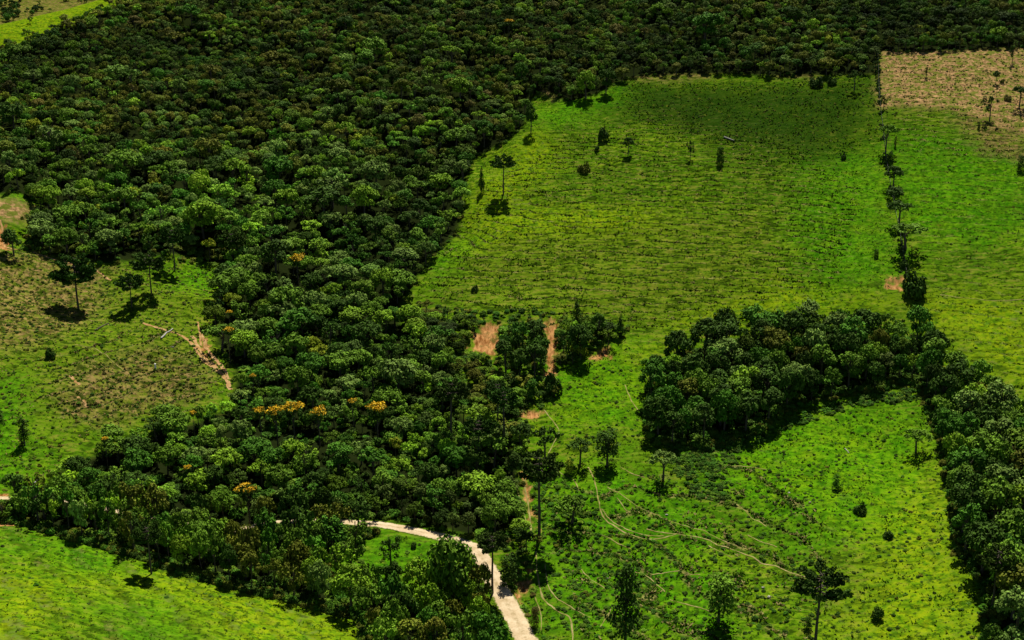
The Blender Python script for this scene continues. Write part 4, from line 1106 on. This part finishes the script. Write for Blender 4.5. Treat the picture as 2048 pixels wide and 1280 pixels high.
# trees of the far hill beyond the crest
def grass():
    X, Y, S, Tn, Al = [], [], [], [], []
    def add(poly, dens, s0, s1, tints, rows=None):
        x, y = rnd_in(poly, dens)
        k = open_land(x, y) & (fbm(x, y, 11, 3, 81) * 1.3 + .55 > r6.uniform(0, 1, len(x))); x, y = x[k], y[k]
        if rows:       # tussocks line up along the cattle steps
            e_ = 1.5; z0 = base_z(x, y); gx = (base_z(x + e_, y) - z0) / e_; gy = (base_z(x, y + e_) - z0) / e_
            g2 = np.maximum(gx * gx + gy * gy, .01); t = (z0 + fbm(x, y, 26, 3, 9) * .8 + fbm(x, y, 6, 2, 19) * .22) / rows
            dz = (np.round(t) - t - .12) * rows * np.where(r6.uniform(0, 1, len(x)) < .7, r6.uniform(.8, 1.0, len(x)), r6.uniform(.1, 1.0, len(x)))
            x, y = x + gx * dz / g2, y + gy * dz / g2
        k = off_ways(x, y); x, y = x[k], y[k]
        X.append(x); Y.append(y); S.append(s0 * .8 + (s1 * 1.25 - s0 * .8) * r6.uniform(0, 1, len(x)) ** 2)
        tt = np.array(tints)[r6.integers(0, len(tints), len(x))] * r6.uniform(.7, 1.35, (len(x), 1)); Tn.append(tt)
    G1, G2, G3, DK, ST = (.060, .130, .004), (.11, .165, .007), (.028, .085, .003), (.014, .036, .003), (.21, .18, .06)
    add(ROWS, 1.9, .25, .65, [DK, DK, DK, ST, G1, G3], 1.45)
    add(PP['upper'], .9, .2, .5, [G3, G1, G3, G2])
    add(ZONES['dark'][0], .7, .3, .7, [DK, DK, (.02, .055, .003), DK, (.06, .07, .02)])
    add(PP['right_top'], .9, .2, .5, [G3, G1, G3, G2, DK], 1.7)
    add(ROWS4, .5, .3, .7, [ST, (.30, .20, .09), DK, G1], 1.6)
    add(PP['left'], 1.2, .2, .5, [G3, DK, G1, ST, (.22, .15, .055), (.24, .18, .06)])
    add(ROWS2, 1.8, .25, .65, [DK, DK, G3, ST, (.22, .15, .06)], 1.5)
    add(PP['slope'], 1.1, .2, .5, [G3, G1, DK, G2])
    add(ROWS3, 2.0, .25, .7, [DK, DK, G3, ST, ST, G1], 1.7)
    add(PP['near'], 1.3, .15, .4, [G3, G1, G2, G2])
    add(HOLLOW, .5, .2, .5, [G1, G2, G3])
    x, y, s = map(np.concatenate, (X, Y, S)); tn = np.concatenate(Tn); n = len(x); z = gz(x, y)
    B = 3
    base = np.repeat(np.stack([x, y, z - .04], -1), B, 0); ss = np.repeat(s, B)
    a = r6.uniform(0, 6.28, n * B); lean = r6.uniform(.6, 1.7, n * B)
    dirv = np.stack([np.cos(a), np.sin(a), np.zeros(n * B)], -1); side = np.stack([-np.sin(a), np.cos(a), np.zeros(n * B)], -1)
    hgt = ss * r6.uniform(.35, .8, n * B)
    b0 = base + side * (ss * .34)[:, None]; b1 = base - side * (ss * .34)[:, None]
    t0 = base + dirv * (hgt * lean)[:, None] + np.array([0, 0, 1.]) * hgt[:, None] - side * (ss * .22)[:, None]; t1 = t0 + side * (ss * .44)[:, None]
    V = np.stack([b0, b1, t0, t1], 1).reshape(-1, 3); F = np.arange(n * B * 4).reshape(-1, 4)
    me = mesh_np('grass', V, F, vcol={'blade': np.repeat(tn, B * 4, 0)})
    t = NT('grass_blades'); M['grass'] = t.done(t.attr('blade').outputs['Color'], 1.0, .0)
    print('tussocks', n, 'bushes', nB)
    return setp(link('grass', me, M['grass']), kind='stuff')
grass()
